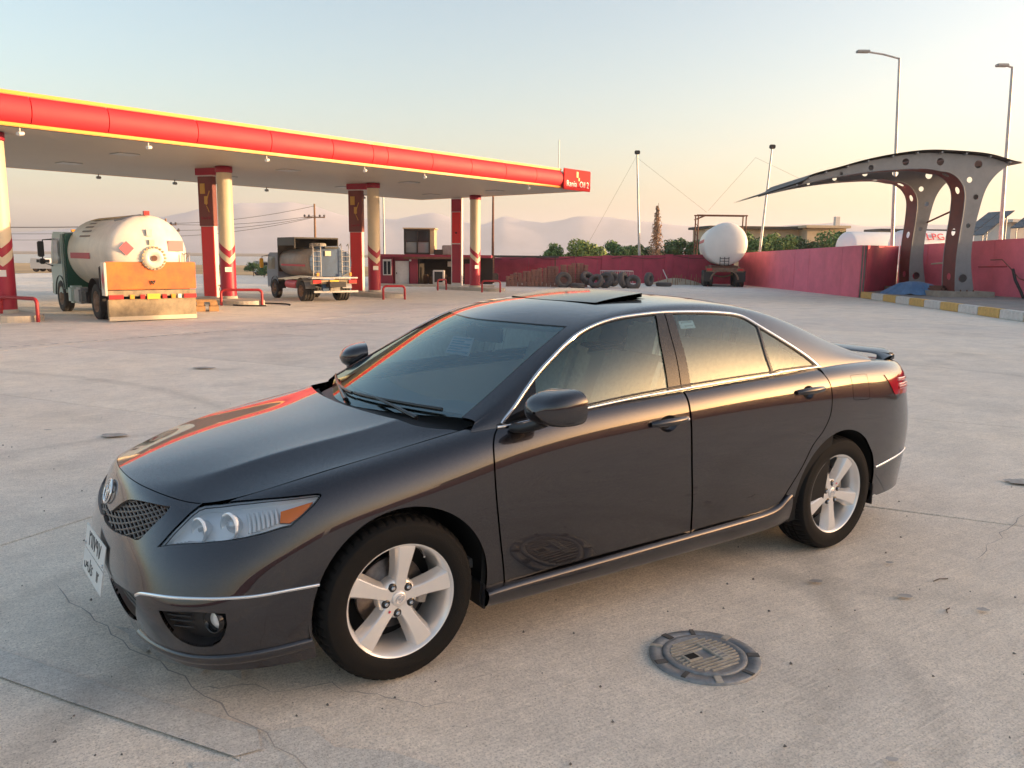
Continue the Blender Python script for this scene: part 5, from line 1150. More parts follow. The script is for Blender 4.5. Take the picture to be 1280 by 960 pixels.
MB().box((-.68, .12, 1.68), (.02, .22, .17)).build('notice_plate', 'cream_paint', T2)
for y in (.55, -.52):
    ld = MB().tube([(-.72, y-.14, .82), (-.72, y-.14, 1.86), (-.66, y-.14, 2.02), (-.55, y-.14, 1.95)], .016, 6).build('ladder', 'steel_grey', T2); MB().tube([(-.72, y+.14, .82), (-.72, y+.14, 1.86), (-.66, y+.14, 2.02), (-.55, y+.14, 1.95)], .016, 6).build('ladder_rail', 'steel_grey', ld)
    for k in range(6): MB().tube([(-.72, y-.14, .90+.17*k), (-.72, y+.14, .90+.17*k)], .012, 6).build('rung', 'steel_grey', ld)
MB().box((.9, 0, .62), (4.2, .60, .18)).build('chassis_frame', 'chassis', T2); MB().box((-.80, 0, .84), (.34, 1.72, .05)).build('rear_step', 'steel_grey', T2); MB().box((-.86, 0, .70), (.10, 1.70, .14)).build('lamp_bar', 'bumper_grey', T2)
for y, m_, w_ in ((.66, 'lamp_red', .30), (-.68, 'lamp_red', .30), (.02, 'plate_yellow', .34), (.62, 'lamp_amber', .08), (-.60, 'lamp_amber', .08)): MB().box((-.93, y, .71 if w_ > .1 else .96), (.04, w_, .12)).build('rear_lamp', m_, T2)
MB().box((-.78, -.05, .50), (.16, .36, .26)).build('pump_box', 'tank_grey', T2); MB().box((-.78, .30, .50), (.16, .22, .24)).build('valve_box', 'tank_blue', T2); MB().box((-.82, -.1, .36), (.06, 1.66, .07)).build('under_bar', 'steel_grey', T2)
for s_ in (1, -1):
    truck_wheel(T2, 0, s_*.84, .36, .20, True); truck_wheel(T2, 2.55, s_*.84, .36, .21); MB().grid(lambda u, v: (.45*cos(radians(10+160*u)), s_*(.52+.36*v), .38+.45*sin(radians(10+160*u))), 12, 3).build('mudguard', 'steel_grey', T2)
    MB().tube([(.75, s_*.62, .56), (1.75, s_*.62, .56)], .15, 14).build('side_tank', 'placard_red' if s_ > 0 else 'chassis', T2)
cb = MB().prism([(2.25, .50), (3.32, .40), (3.38, .98), (3.20, 1.62), (3.0, 1.70), (2.25, 1.70)], 'Y', -.82, .82).build('cab', 'cab_blue', T2)
for s_ in (1, -1): MB().add([(2.5, s_*.826, 1.08), (3.26, s_*.826, 1.08), (3.12, s_*.826, 1.56), (2.5, s_*.826, 1.56)], [(0, 1, 2, 3)]).build('side_window', 'cab_glass', cb); MB().box((3.28, s_*1.06, 1.30), (.09, .14, .36), bev=.03).build('mirror', 'black_plastic' if s_ < 0 else 'plate_yellow', cb); MB().tube([(3.1, s_*.80, 1.6), (3.26, s_*1.04, 1.55), (3.28, s_*1.05, 1.1)], .015, 6).build('mirror_arm', 'dark_metal', cb); MB().grid(lambda u, v: (2.55+.45*cos(radians(180*u)), s_*(.58+.26*v), .38+.45*sin(radians(180*u))), 12, 3).build('wheel_arch', 'black_plastic', cb)
MB().add([(3.385, -.72, 1.0), (3.385, .72, 1.0), (3.215, .68, 1.56), (3.215, -.68, 1.56)], [(0, 1, 2, 3)]).build('windscreen', 'cab_glass', cb)
# ---- white tank trailer by the wall
T3 = site_empty('tank_trailer', 12.35, 48.2, (.18, .98), label='large white cylindrical tank trailer standing against the pink wall', cat='trailer')
mat('trailer_white', (.74, .73, .70), .38, noise=.08, nscale=1.2)
tk = tank_end(MB(), -.6, 7.0, 1.22, 1.22, 2.46, .46).build('tank', 'trailer_white', T3)
MB().grid(lambda u, v: (-.2+7*u, 1.23*cos(radians(4+9*v)), 2.46+1.23*sin(radians(4+9*v))), 10, 3).build('red_stripe', 'stripe_red', tk)
MB().grid(lambda u, v: (1.2, (1.10-.10*v)*cos(radians(200+140*u)), 1.16+.34+(1.10-.10*v)*sin(radians(200+140*u))*.9), 16, 2).build('saddle', 'bumper_grey', T3)
MB().box((1.6, 0, 1.12), (4.4, 1.5, .20)).build('chassis_frame', 'rust_brown', T3); MB().box((-.75, 0, .98), (.14, 2.1, .24)).build('rear_beam', 'wheel_rust', T3)
MB().grid(lambda u, v: (-.80-.04*v, .82*cos(radians(180*u))*(1-.12*v), .42+.62*sin(radians(180*u))*(1-.12*v)), 16, 2).build('spare_hoop', 'wheel_rust', T3)
for y in (.62, .12, -.36): MB().tube([(-1.08, y*.5, 1.25), (-1.08, y*.5, 1.72)], .022, 6).build('ladder_post', 'dark_metal', T3)
for k in range(3): MB().tube([(-1.08, -.2, 1.32+.16*k), (-1.08, .32, 1.32+.16*k)], .018, 6).build('ladder_rung', 'dark_metal', T3)
for s_ in (1, -1):
    for x in (.1, 1.25, 2.4): truck_wheel(T3, x, s_*1.12, .46, .27, True)
    MB().box((-.72, s_*.92, .62), (.05, .52, .62)).build('mud_flap', 'black_plastic', T3); MB().box((-.84, s_*.86, 1.0), (.05, .30, .12)).build('rear_lamp', 'lamp_red', T3); MB().box((6.4, s_*.6, .55), (.14, .14, 1.1)).build('landing_leg', 'rust_brown', T3)
# ---- station building with open garage and roof cabin
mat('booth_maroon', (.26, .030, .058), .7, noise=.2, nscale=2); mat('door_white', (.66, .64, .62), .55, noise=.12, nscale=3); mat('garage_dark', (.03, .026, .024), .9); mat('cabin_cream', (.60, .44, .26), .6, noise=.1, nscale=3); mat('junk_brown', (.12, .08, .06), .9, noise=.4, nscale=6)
sb = site_empty('station_building', -7.2, 44.6, (1, .0), label='low maroon station building with white door and open dark garage', cat='building')
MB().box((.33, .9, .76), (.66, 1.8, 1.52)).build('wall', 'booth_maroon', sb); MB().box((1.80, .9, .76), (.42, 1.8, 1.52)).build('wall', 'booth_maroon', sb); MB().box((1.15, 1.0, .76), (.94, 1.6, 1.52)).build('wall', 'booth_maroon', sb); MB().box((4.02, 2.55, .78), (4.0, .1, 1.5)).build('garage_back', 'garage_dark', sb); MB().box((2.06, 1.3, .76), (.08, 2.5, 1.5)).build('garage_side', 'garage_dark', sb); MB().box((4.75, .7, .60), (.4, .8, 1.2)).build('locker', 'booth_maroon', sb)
MB().box((2.9, 1.2, 1.60), (6.2, 2.9, .16), bev=.01).build('roof', 'booth_maroon', sb); MB().box((3.3, -.25, 1.50), (4.0, .06, .10)).build('lintel', 'rust_brown', sb)
dr = MB().box((1.15, .16, .66), (.74, .06, 1.32)).build('door', 'door_white', sb); MB().box((.85, .12, .66), (.04, .04, .10)).build('handle', 'dark_metal', dr)
wn = MB().box((.36, -.015, .98), (.46, .05, .86)).build('window', 'door_white', sb); MB().box((.26, -.045, .95), (.16, .02, .70)).build('pane', 'window_dark', wn); MB().box((.47, -.045, .95), (.16, .02, .70)).build('pane', 'window_dark', wn)
lb = MB().lathe([(0, .05), (.07, .0), (.05, -.06), (0, -.07)], c=(1.62, -.06, 1.38), n=12).build('wall_lamp', 'letter_white', sb)
for k in range(6): MB().box((4.0-.36*k, 2.1+.12*(k % 2), .16+.06*(k % 3)), (.30, .34, .32+.12*(k % 3)), bev=.03).build('garage_clutter', 'junk_brown', sb)
MB().box((3.55, 2.48, 1.16), (.22, .03, .30)).build('garage_window', 'paper', sb)
MB().box((2.9, -.6, .05), (6.6, 1.1, .10), bev=.02).build('step', 'island_concrete', sb)
ap = site_empty('appliance', -4.0, 44.0, (1, 0), label='white framed appliance with a dark screen in front of the open garage', cat='appliance'); MB().box((0, .2, .48), (.62, .40, .76), bev=.03).build('body', 'door_white', ap); MB().box((0, -.01, .50), (.44, .03, .56)).build('screen', 'window_dark', ap); MB().box((0, .2, .05), (.5, .34, .10)).build('foot', 'dark_metal', ap)
rc = site_empty('roof_cabin', -5.98, 45.4, (1, 0), 1.68, label='small glazed lookout cabin with cream side wall on the station roof', cat='cabin')
MB().box((1.50, .75, .70), (.24, 1.5, 1.36)).build('side_wall', 'cabin_cream', rc); MB().box((.70, 1.45, .70), (1.4, .08, 1.36)).build('rear_wall', 'cabin_cream', rc); MB().box((-.02, .75, .70), (.06, 1.5, 1.36)).build('side_wall', 'dark_metal', rc)
MB().box((.80, .70, 1.41), (1.78, 1.66, .07)).build('roof', 'cabin_cream', rc); fr = MB().box((.69, .0, .05), (1.40, .08, .10)).build('window_frame', 'dark_metal', rc); MB().box((.69, 0, 1.33), (1.40, .08, .09)).build('frame_head', 'dark_metal', fr)
for x in (.03, .69, 1.36): MB().box((x, 0, .69), (.07, .08, 1.20)).build('frame_post', 'dark_metal', fr)
for x in (.36, 1.02): MB().box((x, .02, .98), (.58, .02, .60)).build('pane', 'window_dark', fr); MB().box((x, .02, .38), (.58, .02, .56)).build('pane', 'cab_glass', fr)
ac = tag(site_obj(MB().box((0, 0, .26), (.62, .5, .52), bev=.04), 'roof_unit', 'steel_grey', -3.62, 45.6, 1.68), 'grey metal box unit on the garage roof beside the lookout cabin', 'roof unit')
ac2 = tag(site_obj(MB().box((0, 0, .14), (.5, .4, .28), bev=.03), 'roof_unit', 'dark_metal', -4.12, 45.4, 1.68), 'small dark box on the garage roof between cabin and grey unit', 'roof unit')
sh = site_empty('open_shed', -1.4, 52.0, (1, 0), label='flat dark shed roof on posts standing before the far maroon wall', cat='shed'); MB().box((1.0, -.4, 1.62), (6.4, 1.6, .12)).build('roof', 'roof_dark', sh)
for x in (-2.0, .2, 4.0): MB().box((x, -1.0, .78), (.08, .08, 1.56)).build('post', 'rust_brown', sh)
# ---- stacked bricks, tyres, cages along the far wall
mat('brick_clay', (.27, .145, .115), .9, noise=.3, nscale=5, bump=.4, bscale=30); mat('old_tyre', (.095, .090, .088), .85, noise=.3, nscale=6, bump=.3, bscale=30)
bk = MB().box((0, 0, .0465), (.21, .34, .085), bev=.008); brick0 = bk.build('brick', 'brick_clay'); 
hts = [6, 7, 8, 8, 9, 9, 10, 10, 11, 11, 12, 12, 12, 13, 13, 13, 14, 14, 14, 13]
nb = 0; rb_ = random.Random(5)
for k, h_ in enumerate(hts):
    lab = 'leaning stack of reddish clay bricks at the low end of the brick row' if k < 5 else ('stack of reddish clay bricks in the middle of the brick row' if k < 13 else 'tall stack of reddish clay bricks at the end of the row near the old tyres')
    st = site_empty('brick_stack', -.30+.225*k, 45.1+.25*sin(k*.8)*.3, (1, .05*rb_.uniform(-1, 1)), label=lab, cat='brick stack', group='stacks of clay bricks: '+('low end' if k < 5 else 'middle' if k < 13 else 'tall end'))
    tl_ = rb_.uniform(-.003, .008)
    for j in range(h_):
        b2 = brick0.copy(); COL.objects.link(b2); b2.parent = st; b2.location = (tl_*j+rb_.uniform(-.012, .012), rb_.uniform(-.02, .02), .093*j); b2.rotation_euler = (0, 0, rb_.uniform(-.07, .07)); nb += 1
bpy.data.objects.remove(brick0)
def old_tyre(a, b, z, R, w, tilt, yaw, label, roll=0):
    mb = MB(); mb.lathe([(R*.46, -w*.42), (R*.50, -w*.52), (R*.80, -w*.56), (R*.97, -w*.40), (R, -w*.15), (R*.975, -w*.05), (R*.975, w*.05), (R, w*.15), (R*.97, w*.40), (R*.80, w*.56), (R*.50, w*.52), (R*.46, w*.42)], n=32, closed=True)
    o = mb.build('old_tyre', 'old_tyre'); o.location = G(a, b, z); o.rotation_euler = (tilt, 0, SITE_ROT+yaw); return tag(o, label, 'tyre', 'old tyres by the far wall')
old_tyre(2.70, 43.9, .40, .44, .34, radians(78), .1, 'big upright old tyre leaning against the brick stacks'); old_tyre(3.45, 43.8, .12, .40, .24, 0, 0, 'old tyre lying flat between the brick stacks and the tyre pile')
old_tyre(4.05, 44.6, .50, .42, .28, radians(48), .5, 'tilted old tyre at the brick end of the pile'); old_tyre(4.45, 44.0, .36, .42, .28, radians(52), -.5, 'tilted old tyre lying on the front of the pile'); old_tyre(5.0, 44.3, .42, .46, .30, radians(60), -.6, 'large old tyre slumped in the middle of the pile')
old_tyre(5.45, 45.2, .46, .44, .30, radians(56), .4, 'old tyre at the back of the pile below the wire cage'); old_tyre(5.95, 44.2, .44, .44, .28, radians(74), .95, 'old tyre standing on its edge in the pile'); old_tyre(6.45, 44.1, .30, .42, .34, radians(58), -.15, 'old tyre resting at the pole end of the pile')
old_tyre(7.85, 47.4, .40, .40, .26, radians(88), .9, 'lone upright old tyre beside the floodlight pole'); old_tyre(8.75, 47.6, .11, .46, .20, 0, 0, 'lone old tyre lying flat beside the upright one')
cg = site_empty('wire_cage', 6.0, 47.2, (1, .06), label='grey wire cage crate standing behind the pile of old tyres', cat='cage')
for z in (.10, .48, .86): MB().tube([(-.9, 0, z), (.9, 0, z), (.9, .6, z), (-.9, .6, z)], .022, 6, closed=True).build('hoop', 'galvanised', cg)
for x in np.linspace(-.9, .9, 9):
    for y in (0, .6): MB().tube([(x, y, 0.0), (x, y, .88)], .014, 6).build('bar', 'galvanised', cg)
mat('rod_brown', (.30, .16, .08), .8)
for k in range(14):
    x = 8.9+.19*k; o = MB().tube([G(x, 50.2+.5*sin(k), 0), G(x+.05*sin(k*2), 50.2+.5*sin(k), .42+.25*abs(sin(k*1.7)))], .018, 5).build('steel_rod', 'rod_brown'); o['label'] = 'rusty upright steel rod in the row before the far wall by the trailer'; o['category'] = 'rod'; o['group'] = 'upright rods before the far wall'
sd_ = site_empty('sand_heap', 9.8, 50.9, (1, 0)); bpy.data.objects.remove(sd_)
mat('sand', (.45, .36, .26), .95, noise=.2, nscale=6)
tag(site_obj(MB().grid(lambda u, v: (2.0*v*cos(2*pi*u), .5*v*sin(2*pi*u), .34*(1-v*v)**1.3*(1+.2*sin(6*u*pi+3*v))), 24, 8, closed_u=True), 'rubble_heap', 'sand', 10.0, 50.8), 'low heap of pale rubble along the far wall beside the trailer', 'rubble heap')
bars = MB().tube([G(9.4, 51.6, .9), G(9.7, 51.0, .1)], .025, 6); tag(bars.build('scrap_bar', 'white_paint'), 'pale thin bar leaning on the far wall behind the rubble', 'bar')
# garland of cable along the far wall
cbl = []
for k in range(60):
    t = k/59; a = -2+15.5*t; cbl.append(G(a, 52.86, 1.62-.22*abs(sin(t*pi*5))**.7+.3*t*.8))
tag(MB().tube(cbl, .016, 5).build('wall_cable', 'hose_black'), 'thin dark cable hung in loops along the top of the far maroon wall', 'cable')
# ---- poles
def pole(name, a0, b0, z0, a1, z1, r, label, m='galvanised', head=None, arm=None):
    t = empty(name, G(a0, b0, 0), 0, label, 'pole'); o = np.array(G(a0, b0, 0)); P = lambda a, b, z: tuple(np.array(G(a, b, z))-o)
    MB().tube([P(a0, b0, z0), P((a0+a1)/2, b0, (z0+z1)/2), P(a1, b0, z1)], [r*1.25, r, r*.7], 10).build('mast', m, t)
    if arm:
        da, dz, L_ = arm; MB().tube([P(a1, b0, z1-.03), P(a1+da*.5, b0, z1+dz*.6), P(a1+da, b0, z1+dz)], r*.55, 8).build('arm', m, t); MB().box(P(a1+da*1.12, b0, z1+dz+.01), (.30, L_, .12), rz=SITE_ROT+pi/2, bev=.03).build('lamp_head', 'steel_grey', t)
    if head:
        MB().box(P(a1, b0-.05, z1+.10), (.34, .24, .24), rz=SITE_ROT, bev=.04).build('lamp_head', 'dark_metal', t)
    return t, P
pole('street_lamp', 19.35, 42, 0, 18.86, 11.45, .085, 'tall grey street lamp with long arm rising behind the steel shelter', arm=(-1.62, .28, .62))
pole('street_lamp', 22.45, 38, 0, 22.12, 10.2, .085, 'tall grey street lamp with short head beyond the shelter legs', arm=(-.42, .05, .5))
pole('floodlight_pole', 8.42, 54.4, 0, 7.95, 8.25, .075, 'slim floodlight pole standing behind the pile of tyres', head=True); pole('floodlight_pole', 15.1, 51.0, 0, 15.62, 8.25, .075, 'leaning floodlight pole behind the white tank trailer', head=True)
t_, P_ = pole('mast_pole', -1.25, 50, 0, -1.25, 6.4, .07, 'thin rusty pole with clamp base behind the last round column', 'rust_brown'); MB().box(P_(-1.3, 50, .35), (.8, .5, .5), rz=SITE_ROT, bev=.06).build('base_clutter', 'junk_brown', t_)
pole('mast_pole', -9.4, 60, 0, -9.42, 7.2, .07, 'thin grey pole beside the second round column', 'steel_grey')
mat('pole_wood', (.26, .15, .08), .85, noise=.2, nscale=4); mat('insulator', (.08, .08, .085), .4); mat('wire', (.10, .095, .09), .6)
def power_pole(a, b, h, label, arms):
    t, P = pole('power_pole', a, b, 0, a, h, .11, label, 'pole_wood')
    for z, L_ in arms:
        ar = MB().box(P(a, b-.1, z), (L_*2, .10, .10), rz=SITE_ROT).build('cross_arm', 'pole_wood', t)
        for s_ in (-1, -.55, .55, 1): MB().lathe([(0, .20), (.09, .16), (.10, .06), (.05, .0)], c=P(a+s_*L_*.93, b-.1, z+.05), n=10).build('insulator', 'insulator', ar)
power_pole(-31.5, 75, 4.65, 'power pole with three cross arms beyond the white tanker', [(4.1, 1.0), (3.55, 1.25), (3.0, 1.1)]); power_pole(-18.0, 75, 6.1, 'power pole with one cross arm behind the blue tanker', [(4.9, .95)])
for z0_, z1_ in ((4.15, 5.05), (3.6, 4.95), (3.05, 4.9), (4.2, 5.9)):
    tag(MB().tube([G(-31.5+13.5*t, 74.9, z0_*(1-t)+z1_*t-.7*4*t*(1-t)*.5) for t in np.linspace(0, 1, 24)], .020, 5).build('power_line', 'wire'), 'thin power line sagging between the two wooden power poles', 'wire', 'power lines between the poles'); tag(MB().tube([G(-31.5-34*t, 74.9, z0_+.3*t-1.2*4*t*(1-t)*.5) for t in np.linspace(0, 1, 24)], .020, 5).build('power_line', 'wire'), 'thin power line running off from the three armed power pole', 'wire', 'power lines off the three armed pole')
for (pa, za), (pb, zb_), lab in (((7.95, 8.2), (4.0, .8), 'faint stay wire from the floodlight pole down towards the trees'), ((7.95, 8.0), (12.6, 4.6), 'faint stay wire from the floodlight pole to the steel gantry'), ((15.6, 8.1), (12.7, 4.7), 'faint stay wire from the leaning pole to the steel gantry'), ((15.6, 8.1), (19.0, 6.6), 'faint stay wire from the leaning pole to the shelter')):
    tag(MB().tube([G(pa+(pb-pa)*t, 54.3, za+(zb_-za)*t) for t in (0, .5, 1)], .007, 5).build('stay_wire', 'wire'), lab, 'wire')
# ---- curved steel shelter
mat('shelter_grey', (.27, .275, .285), .5, .25, noise=.14, nscale=2.2, bump=.1, bscale=20); mat('shelter_red', (.17, .040, .035), .6, noise=.25, nscale=3); mat('shelter_roof', (.12, .10, .09), .6, noise=.3, nscale=2)
def plate(outline, holes, y0, y1, name, m, parent):
    class S_: scale = (1, 1)
    V, F, loops = fill(S_, outline, holes, .16); mb = MB(); n = len(V)
    mb.add([(p[0], y0, p[1]) for p in V], F.tolist()); mb.add([(p[0], y1, p[1]) for p in V], F[:, ::-1].tolist())
    for L_ in loops: k = len(L_); mb.add([(p[0], y0, p[1]) for p in L_]+[(p[0], y1, p[1]) for p in L_], [(i, (i+1) % k, k+(i+1) % k, k+i) for i in range(k)])
    return mb.build(name, m, parent)
ax = lambda px, py: (((px-640)/1017.2*32.0)*1.012, 0)
_top = [(18.92, 5.33), (17.96, 5.58), (16.78, 5.68), (15.62, 5.70), (14.46, 5.56), (13.30, 5.32), (12.36, 5.05), (11.35, 4.77), (11.02, 4.52)]
_bot = [(11.02, 4.50), (12.12, 4.75), (13.30, 4.95), (14.47, 5.07), (15.64, 5.12), (16.26, 5.04), (16.66, 4.97), (17.05, 4.70), (17.28, 4.23), (17.29, 3.40), (17.23, 2.58), (17.20, 1.54), (17.26, .42)]
_out = [(18.0, .44), (17.78, 1.60), (17.77, 2.62), (17.88, 3.46), (18.07, 4.34), (18.40, 4.90), (18.92, 5.33)]
X0 = 17.5; sh_t, sh_b, sh_o = [[(a-X0, z-.42) for a, z in l] for l in (_top, _bot, _out)]
c_t, c_b, c_o = cat_rom(sh_t, 5), cat_rom(sh_b, 5), cat_rom(sh_o, 5)
web = join(c_t, c_b, c_o)
def circ(x, z, r): return np.array([(x-X0+r*cos(t), z-.42+r*sin(t)) for t in np.linspace(0, 2*pi, 20, endpoint=False)])
holes = [circ(17.70, 5.30, .15), (circ(16.24, 5.38, .14)), circ(14.92, 5.36, .13), circ(13.62, 5.13, .10), circ(12.5, 4.90, .07), circ(17.42, 4.72, .11), circ(17.72, 4.08, .10), circ(17.53, 3.0, .09), circ(17.52, .98, .16)]
def rib(a, b, label):
    t = site_empty('steel_rib', a, b, (1, 0), .42, label=label, cat='shelter frame', group='curved ribs of the steel shelter')
    plate(web, holes, -.012, .012, 'web', 'shelter_grey', t)
    # inner flange with round holes, following the inside of the curve
    L_ = np.cumsum(np.r_[0, np.hypot(*np.diff(c_b, axis=0).T)]); tot = L_[-1]
    def at(s_): return np.interp(s_, L_, c_b[:, 0]), np.interp(s_, L_, c_b[:, 1])
    hs = [(tot-d_, .47, .14) for d_ in (.62, 2.35, 3.95, 4.75)]+[(tot-5.9, .5, .10), (tot-7.6, .5, .09), (tot-9.3, .5, .08)]
    class S_: scale = (1, 1)
    V, F, lp_ = fill(S_, [(0, 0.0), (tot, 0.0), (tot, .94), (0, .94)], [np.array([(s0+r*cos(q), y0+r*sin(q)) for q in np.linspace(0, 2*pi, 18, endpoint=False)]) for s0, y0, r in hs], .12)
    x_, z_ = at(V[:, 0]); mb = MB().add([(x, y, z) for x, y, z in zip(x_, V[:, 1], z_)], F.tolist()); mb.build('inner_flange', 'shelter_red', t)
    for c, nm in ((c_o, 'outer_flange'), (c_t, 'top_flange')): MB().add([(p[0], y, p[1]) for p in c for y in (0, .94)], [(2*i, 2*i+1, 2*i+3, 2*i+2) for i in range(len(c)-1)], True).build(nm, 'shelter_grey', t)
    for k in range(2): MB().tube([(p[0]-.0, -.015+.97*k, p[1]) for p in c_b], .022, 6).build('edge_bead', 'shelter_grey', t)
    MB().box((.08, .47, -.02), (1.1, 1.15, .05)).build('base_plate', 'rust_brown', t)
    for x in (-.3, -.05, .2, .45):
        for y in (-.06, 1.0): MB().cyl((x, y, -.10), (x, y, .12), .025, 6).build('anchor_bolt', 'rust_brown', t)
    return t
rib(17.5, 32.0, 'curved grey and red steel rib of the shelter standing beside the leaning black hose'); rib(17.78, 36.3, 'curved grey and red steel rib of the shelter standing behind the blue tarpaulin')
rf = site_empty('shelter_roof', 17.5, 32.0, (1, 0), .42, label='thin dark curved roof sheet with purlins on the steel shelter ribs', cat='roof')
tpc = np.array([(p[0], p[1]) for p in c_t]); ext = np.vstack([[(1.75, 4.86)], tpc, [(-7.4, 3.80), (-7.9, 3.62)]])
def roof_fn(u, v):
    i = u*(len(ext)-1); k = min(int(i), len(ext)-2); t = i-k; p = ext[k]*(1-t)+ext[k+1]*t; return (p[0]+.28*v, -.25+5.9*v, p[1]+.055)
mb = MB().grid(roof_fn, 50, 3); up_ = len(mb.v); mb.grid(lambda u, v: tuple(np.array(roof_fn(u, v))+(0, 0, .035)), 50, 3); mb.build('roof_sheet', 'shelter_roof', rf)
for k in range(11):
    u = .04+.092*k; a_, b_ = roof_fn(u, 0), roof_fn(u, 1); MB().tube([(a_[0], a_[1]+.02, a_[2]-.05), (b_[0], b_[1]-.02, b_[2]-.05)], .045, 4, smooth=False).build('purlin', 'shelter_grey', rf)
tag(MB().tube([G(17.65, 32.9, 3.75), G(18.05, 36.2, 3.30)], .04, 8).build('tie_bar', 'shelter_red'), 'thin red tie bar between the two curved shelter ribs', 'bar')
tag(MB().tube([G(17.4, 32.6, 1.60), G(18.7, 36.8, 1.50)], .035, 8).build('tie_bar', 'cream_paint'), 'thin pale bar between the shelter ribs low against the wall', 'bar')
for a, b, w_, lab in ((17.62, 32.45, 2.1, 'broad raw concrete footing under the shelter rib by the black hose'), (17.85, 36.8, 1.7, 'raw concrete footing under the shelter rib by the blue tarpaulin')): tag(site_obj(MB().box((0, 0, .09), (w_, 1.5, .27), bev=.02), 'footing', 'raw_concrete', a, b, .25), lab, 'footing')
# tarpaulin over a heap, hose and gas pipes
mat('tarp_blue', (.10, .20, .38), .55, noise=.25, nscale=5, bump=.5, bscale=9); mat('tarp_brown', (.15, .07, .05), .8, noise=.3, nscale=5)
def tarp(u, v):
    a = 2*pi*u; r = v; x = 1.30*r*np.sign(cos(a))*abs(cos(a))**.7; y = .75*r*np.sign(sin(a))*abs(sin(a))**.7
    fold = .05*sin(9*a+2*sin(3*a))*r**2+.03*sin(17*a)*r**3+.04*fract(x*1.5, y*1.5, 4); return (x+.04*sin(11*a)*r, y+.05*cos(7*a)*r, max(.0, .46*(1-r**3.2)*(1+.12*sin(2.3*x+1))+fold*(1-.4*r)))
tag(site_obj(MB().grid(tarp, 96, 16, closed_u=True), 'tarpaulin', 'tarp_blue', 16.55, 33.9, .264, (.55, -.83)), 'crumpled blue tarpaulin thrown over a heap on the pavement between the ribs', 'tarpaulin')
tag(site_obj(MB().box((0, 0, .20), (.7, .55, .40), bev=.10), 'covered_bundle', 'tarp_brown', 17.05, 32.9, .264, (.6, -.8)), 'rusty brown bundle at the end of the blue tarpaulin', 'bundle')
tag(MB().tube([G(19.2, 31.6, 1.35), G(19.15, 31.3, .95), G(19.3, 31.1, .5), G(19.35, 31.0, .27)], .055, 10).build('hose', 'hose_black'), 'thick black hose leaning down the pink wall by the shelter', 'hose')
pg = tag(MB().tube([G(19.75, 31.2, 1.22), G(20.0, 30.2, 1.22), G(20.0, 30.2, .27)], .035, 8).build('gas_pipe', 'rail_red'), 'bent red gas pipe stub in front of the pink wall', 'pipe')
pg = tag(MB().tube([G(19.35, 33.4, 1.7), G(19.4, 32.7, 1.72), G(19.45, 32.2, 1.4), G(19.6, 31.8, 1.0), G(19.75, 31.2, .85), G(19.85, 30.6, 1.0)], .02, 6).build('cable', 'rust_brown'), 'sagging rusty cable hanging on the pink wall by the hose', 'cable')
tag(MB().tube([G(19.0, 33.6, 1.42), G(19.3, 32.2, 1.45)], .03, 6).build('gas_pipe', 'rail_red'), 'short red pipe along the pink wall above the cable', 'pipe')
# ---- beyond the right wall: gas tanks, solar racks, houses
mat('lpg_white', (.70, .72, .74), .4, noise=.06, nscale=1); mat('letter_red', (.55, .03, .06), .5); mat('solar_dark', (.03, .032, .04), .15); mat('house_beige', (.52, .42, .30), .8, noise=.15, nscale=1); mat('house_white', (.62, .58, .54), .8, noise=.12, nscale=1)
for a, b, L_, r, lab, txt in ((23.0, 53, 3.6, 1.0, 'white gas storage tank showing as a dome above the pink wall corner', None), (25.0, 50, 3.6, 1.02, 'white gas storage tank with red LPG lettering behind the shelter', 'LPG')):
    t = site_empty('gas_tank', a, b, (1, .25), label=lab, cat='gas tank'); tk = tank_end(MB(), -L_/2, L_/2, r, r, 2.40, .5, sup=2).build('shell', 'lpg_white', t)
    for x in (-1.1, 1.1): MB().box((x, 0, .75), (.3, 1.5, 1.5)).build('saddle', 'raw_concrete', t)
    if txt: text_mesh('tank_lettering', txt, .62, 'letter_red', t, Matrix.Translation((-.2, -r*.86-.03, 3.02))@Matrix.Rotation(radians(60), 4, 'X'), .01, xs=1.2)
def solar(a, b, w_, z, label):
    t = site_empty('solar_rack', a, b, (1, .1), label=label, cat='solar panels'); R_ = Matrix.Rotation(radians(-38), 3, 'Y'); n = 3
    for i in range(n):
        for j in range(2): MB().box(tuple(R_@Vector(((i-1)*w_/3, (j-.5)*1.3, 0))+Vector((0, 0, z))), (w_/3-.04, 1.22, .05), rot=R_).build('panel', 'solar_dark', t)
    for x in (-w_*.3, w_*.3):
        for y in (-.9, .9): MB().tube([(x, y, 0), (x, y, z+x*.78)], .04, 6).build('post', 'steel_grey', t)
    for y in (-.9, .9): MB().tube([(-w_*.3, y, z-w_*.2-.5), (w_*.3, y, z+w_*.2)], .03, 6).build('brace', 'steel_grey', t)
solar(31.3, 55, 2.6, 4.1, 'tilted solar panel rack beyond the pink wall near the street lamp'); solar(36.5, 58, 2.4, 4.7, 'tilted solar panel rack standing beyond the first rack')
sr_ = site_empty('flat_solar_roof', 27.2, 57, (1, .05), label='long dark low canopy roof behind the lettered gas tank', cat='roof'); MB().box((0, 0, 3.62), (5.2, 2.4, .20)).build('roof', 'solar_dark', sr_)
for x in (-2.3, 2.3): MB().box((x, 0, 1.75), (.12, .12, 3.5)).build('post', 'steel_grey', sr_)
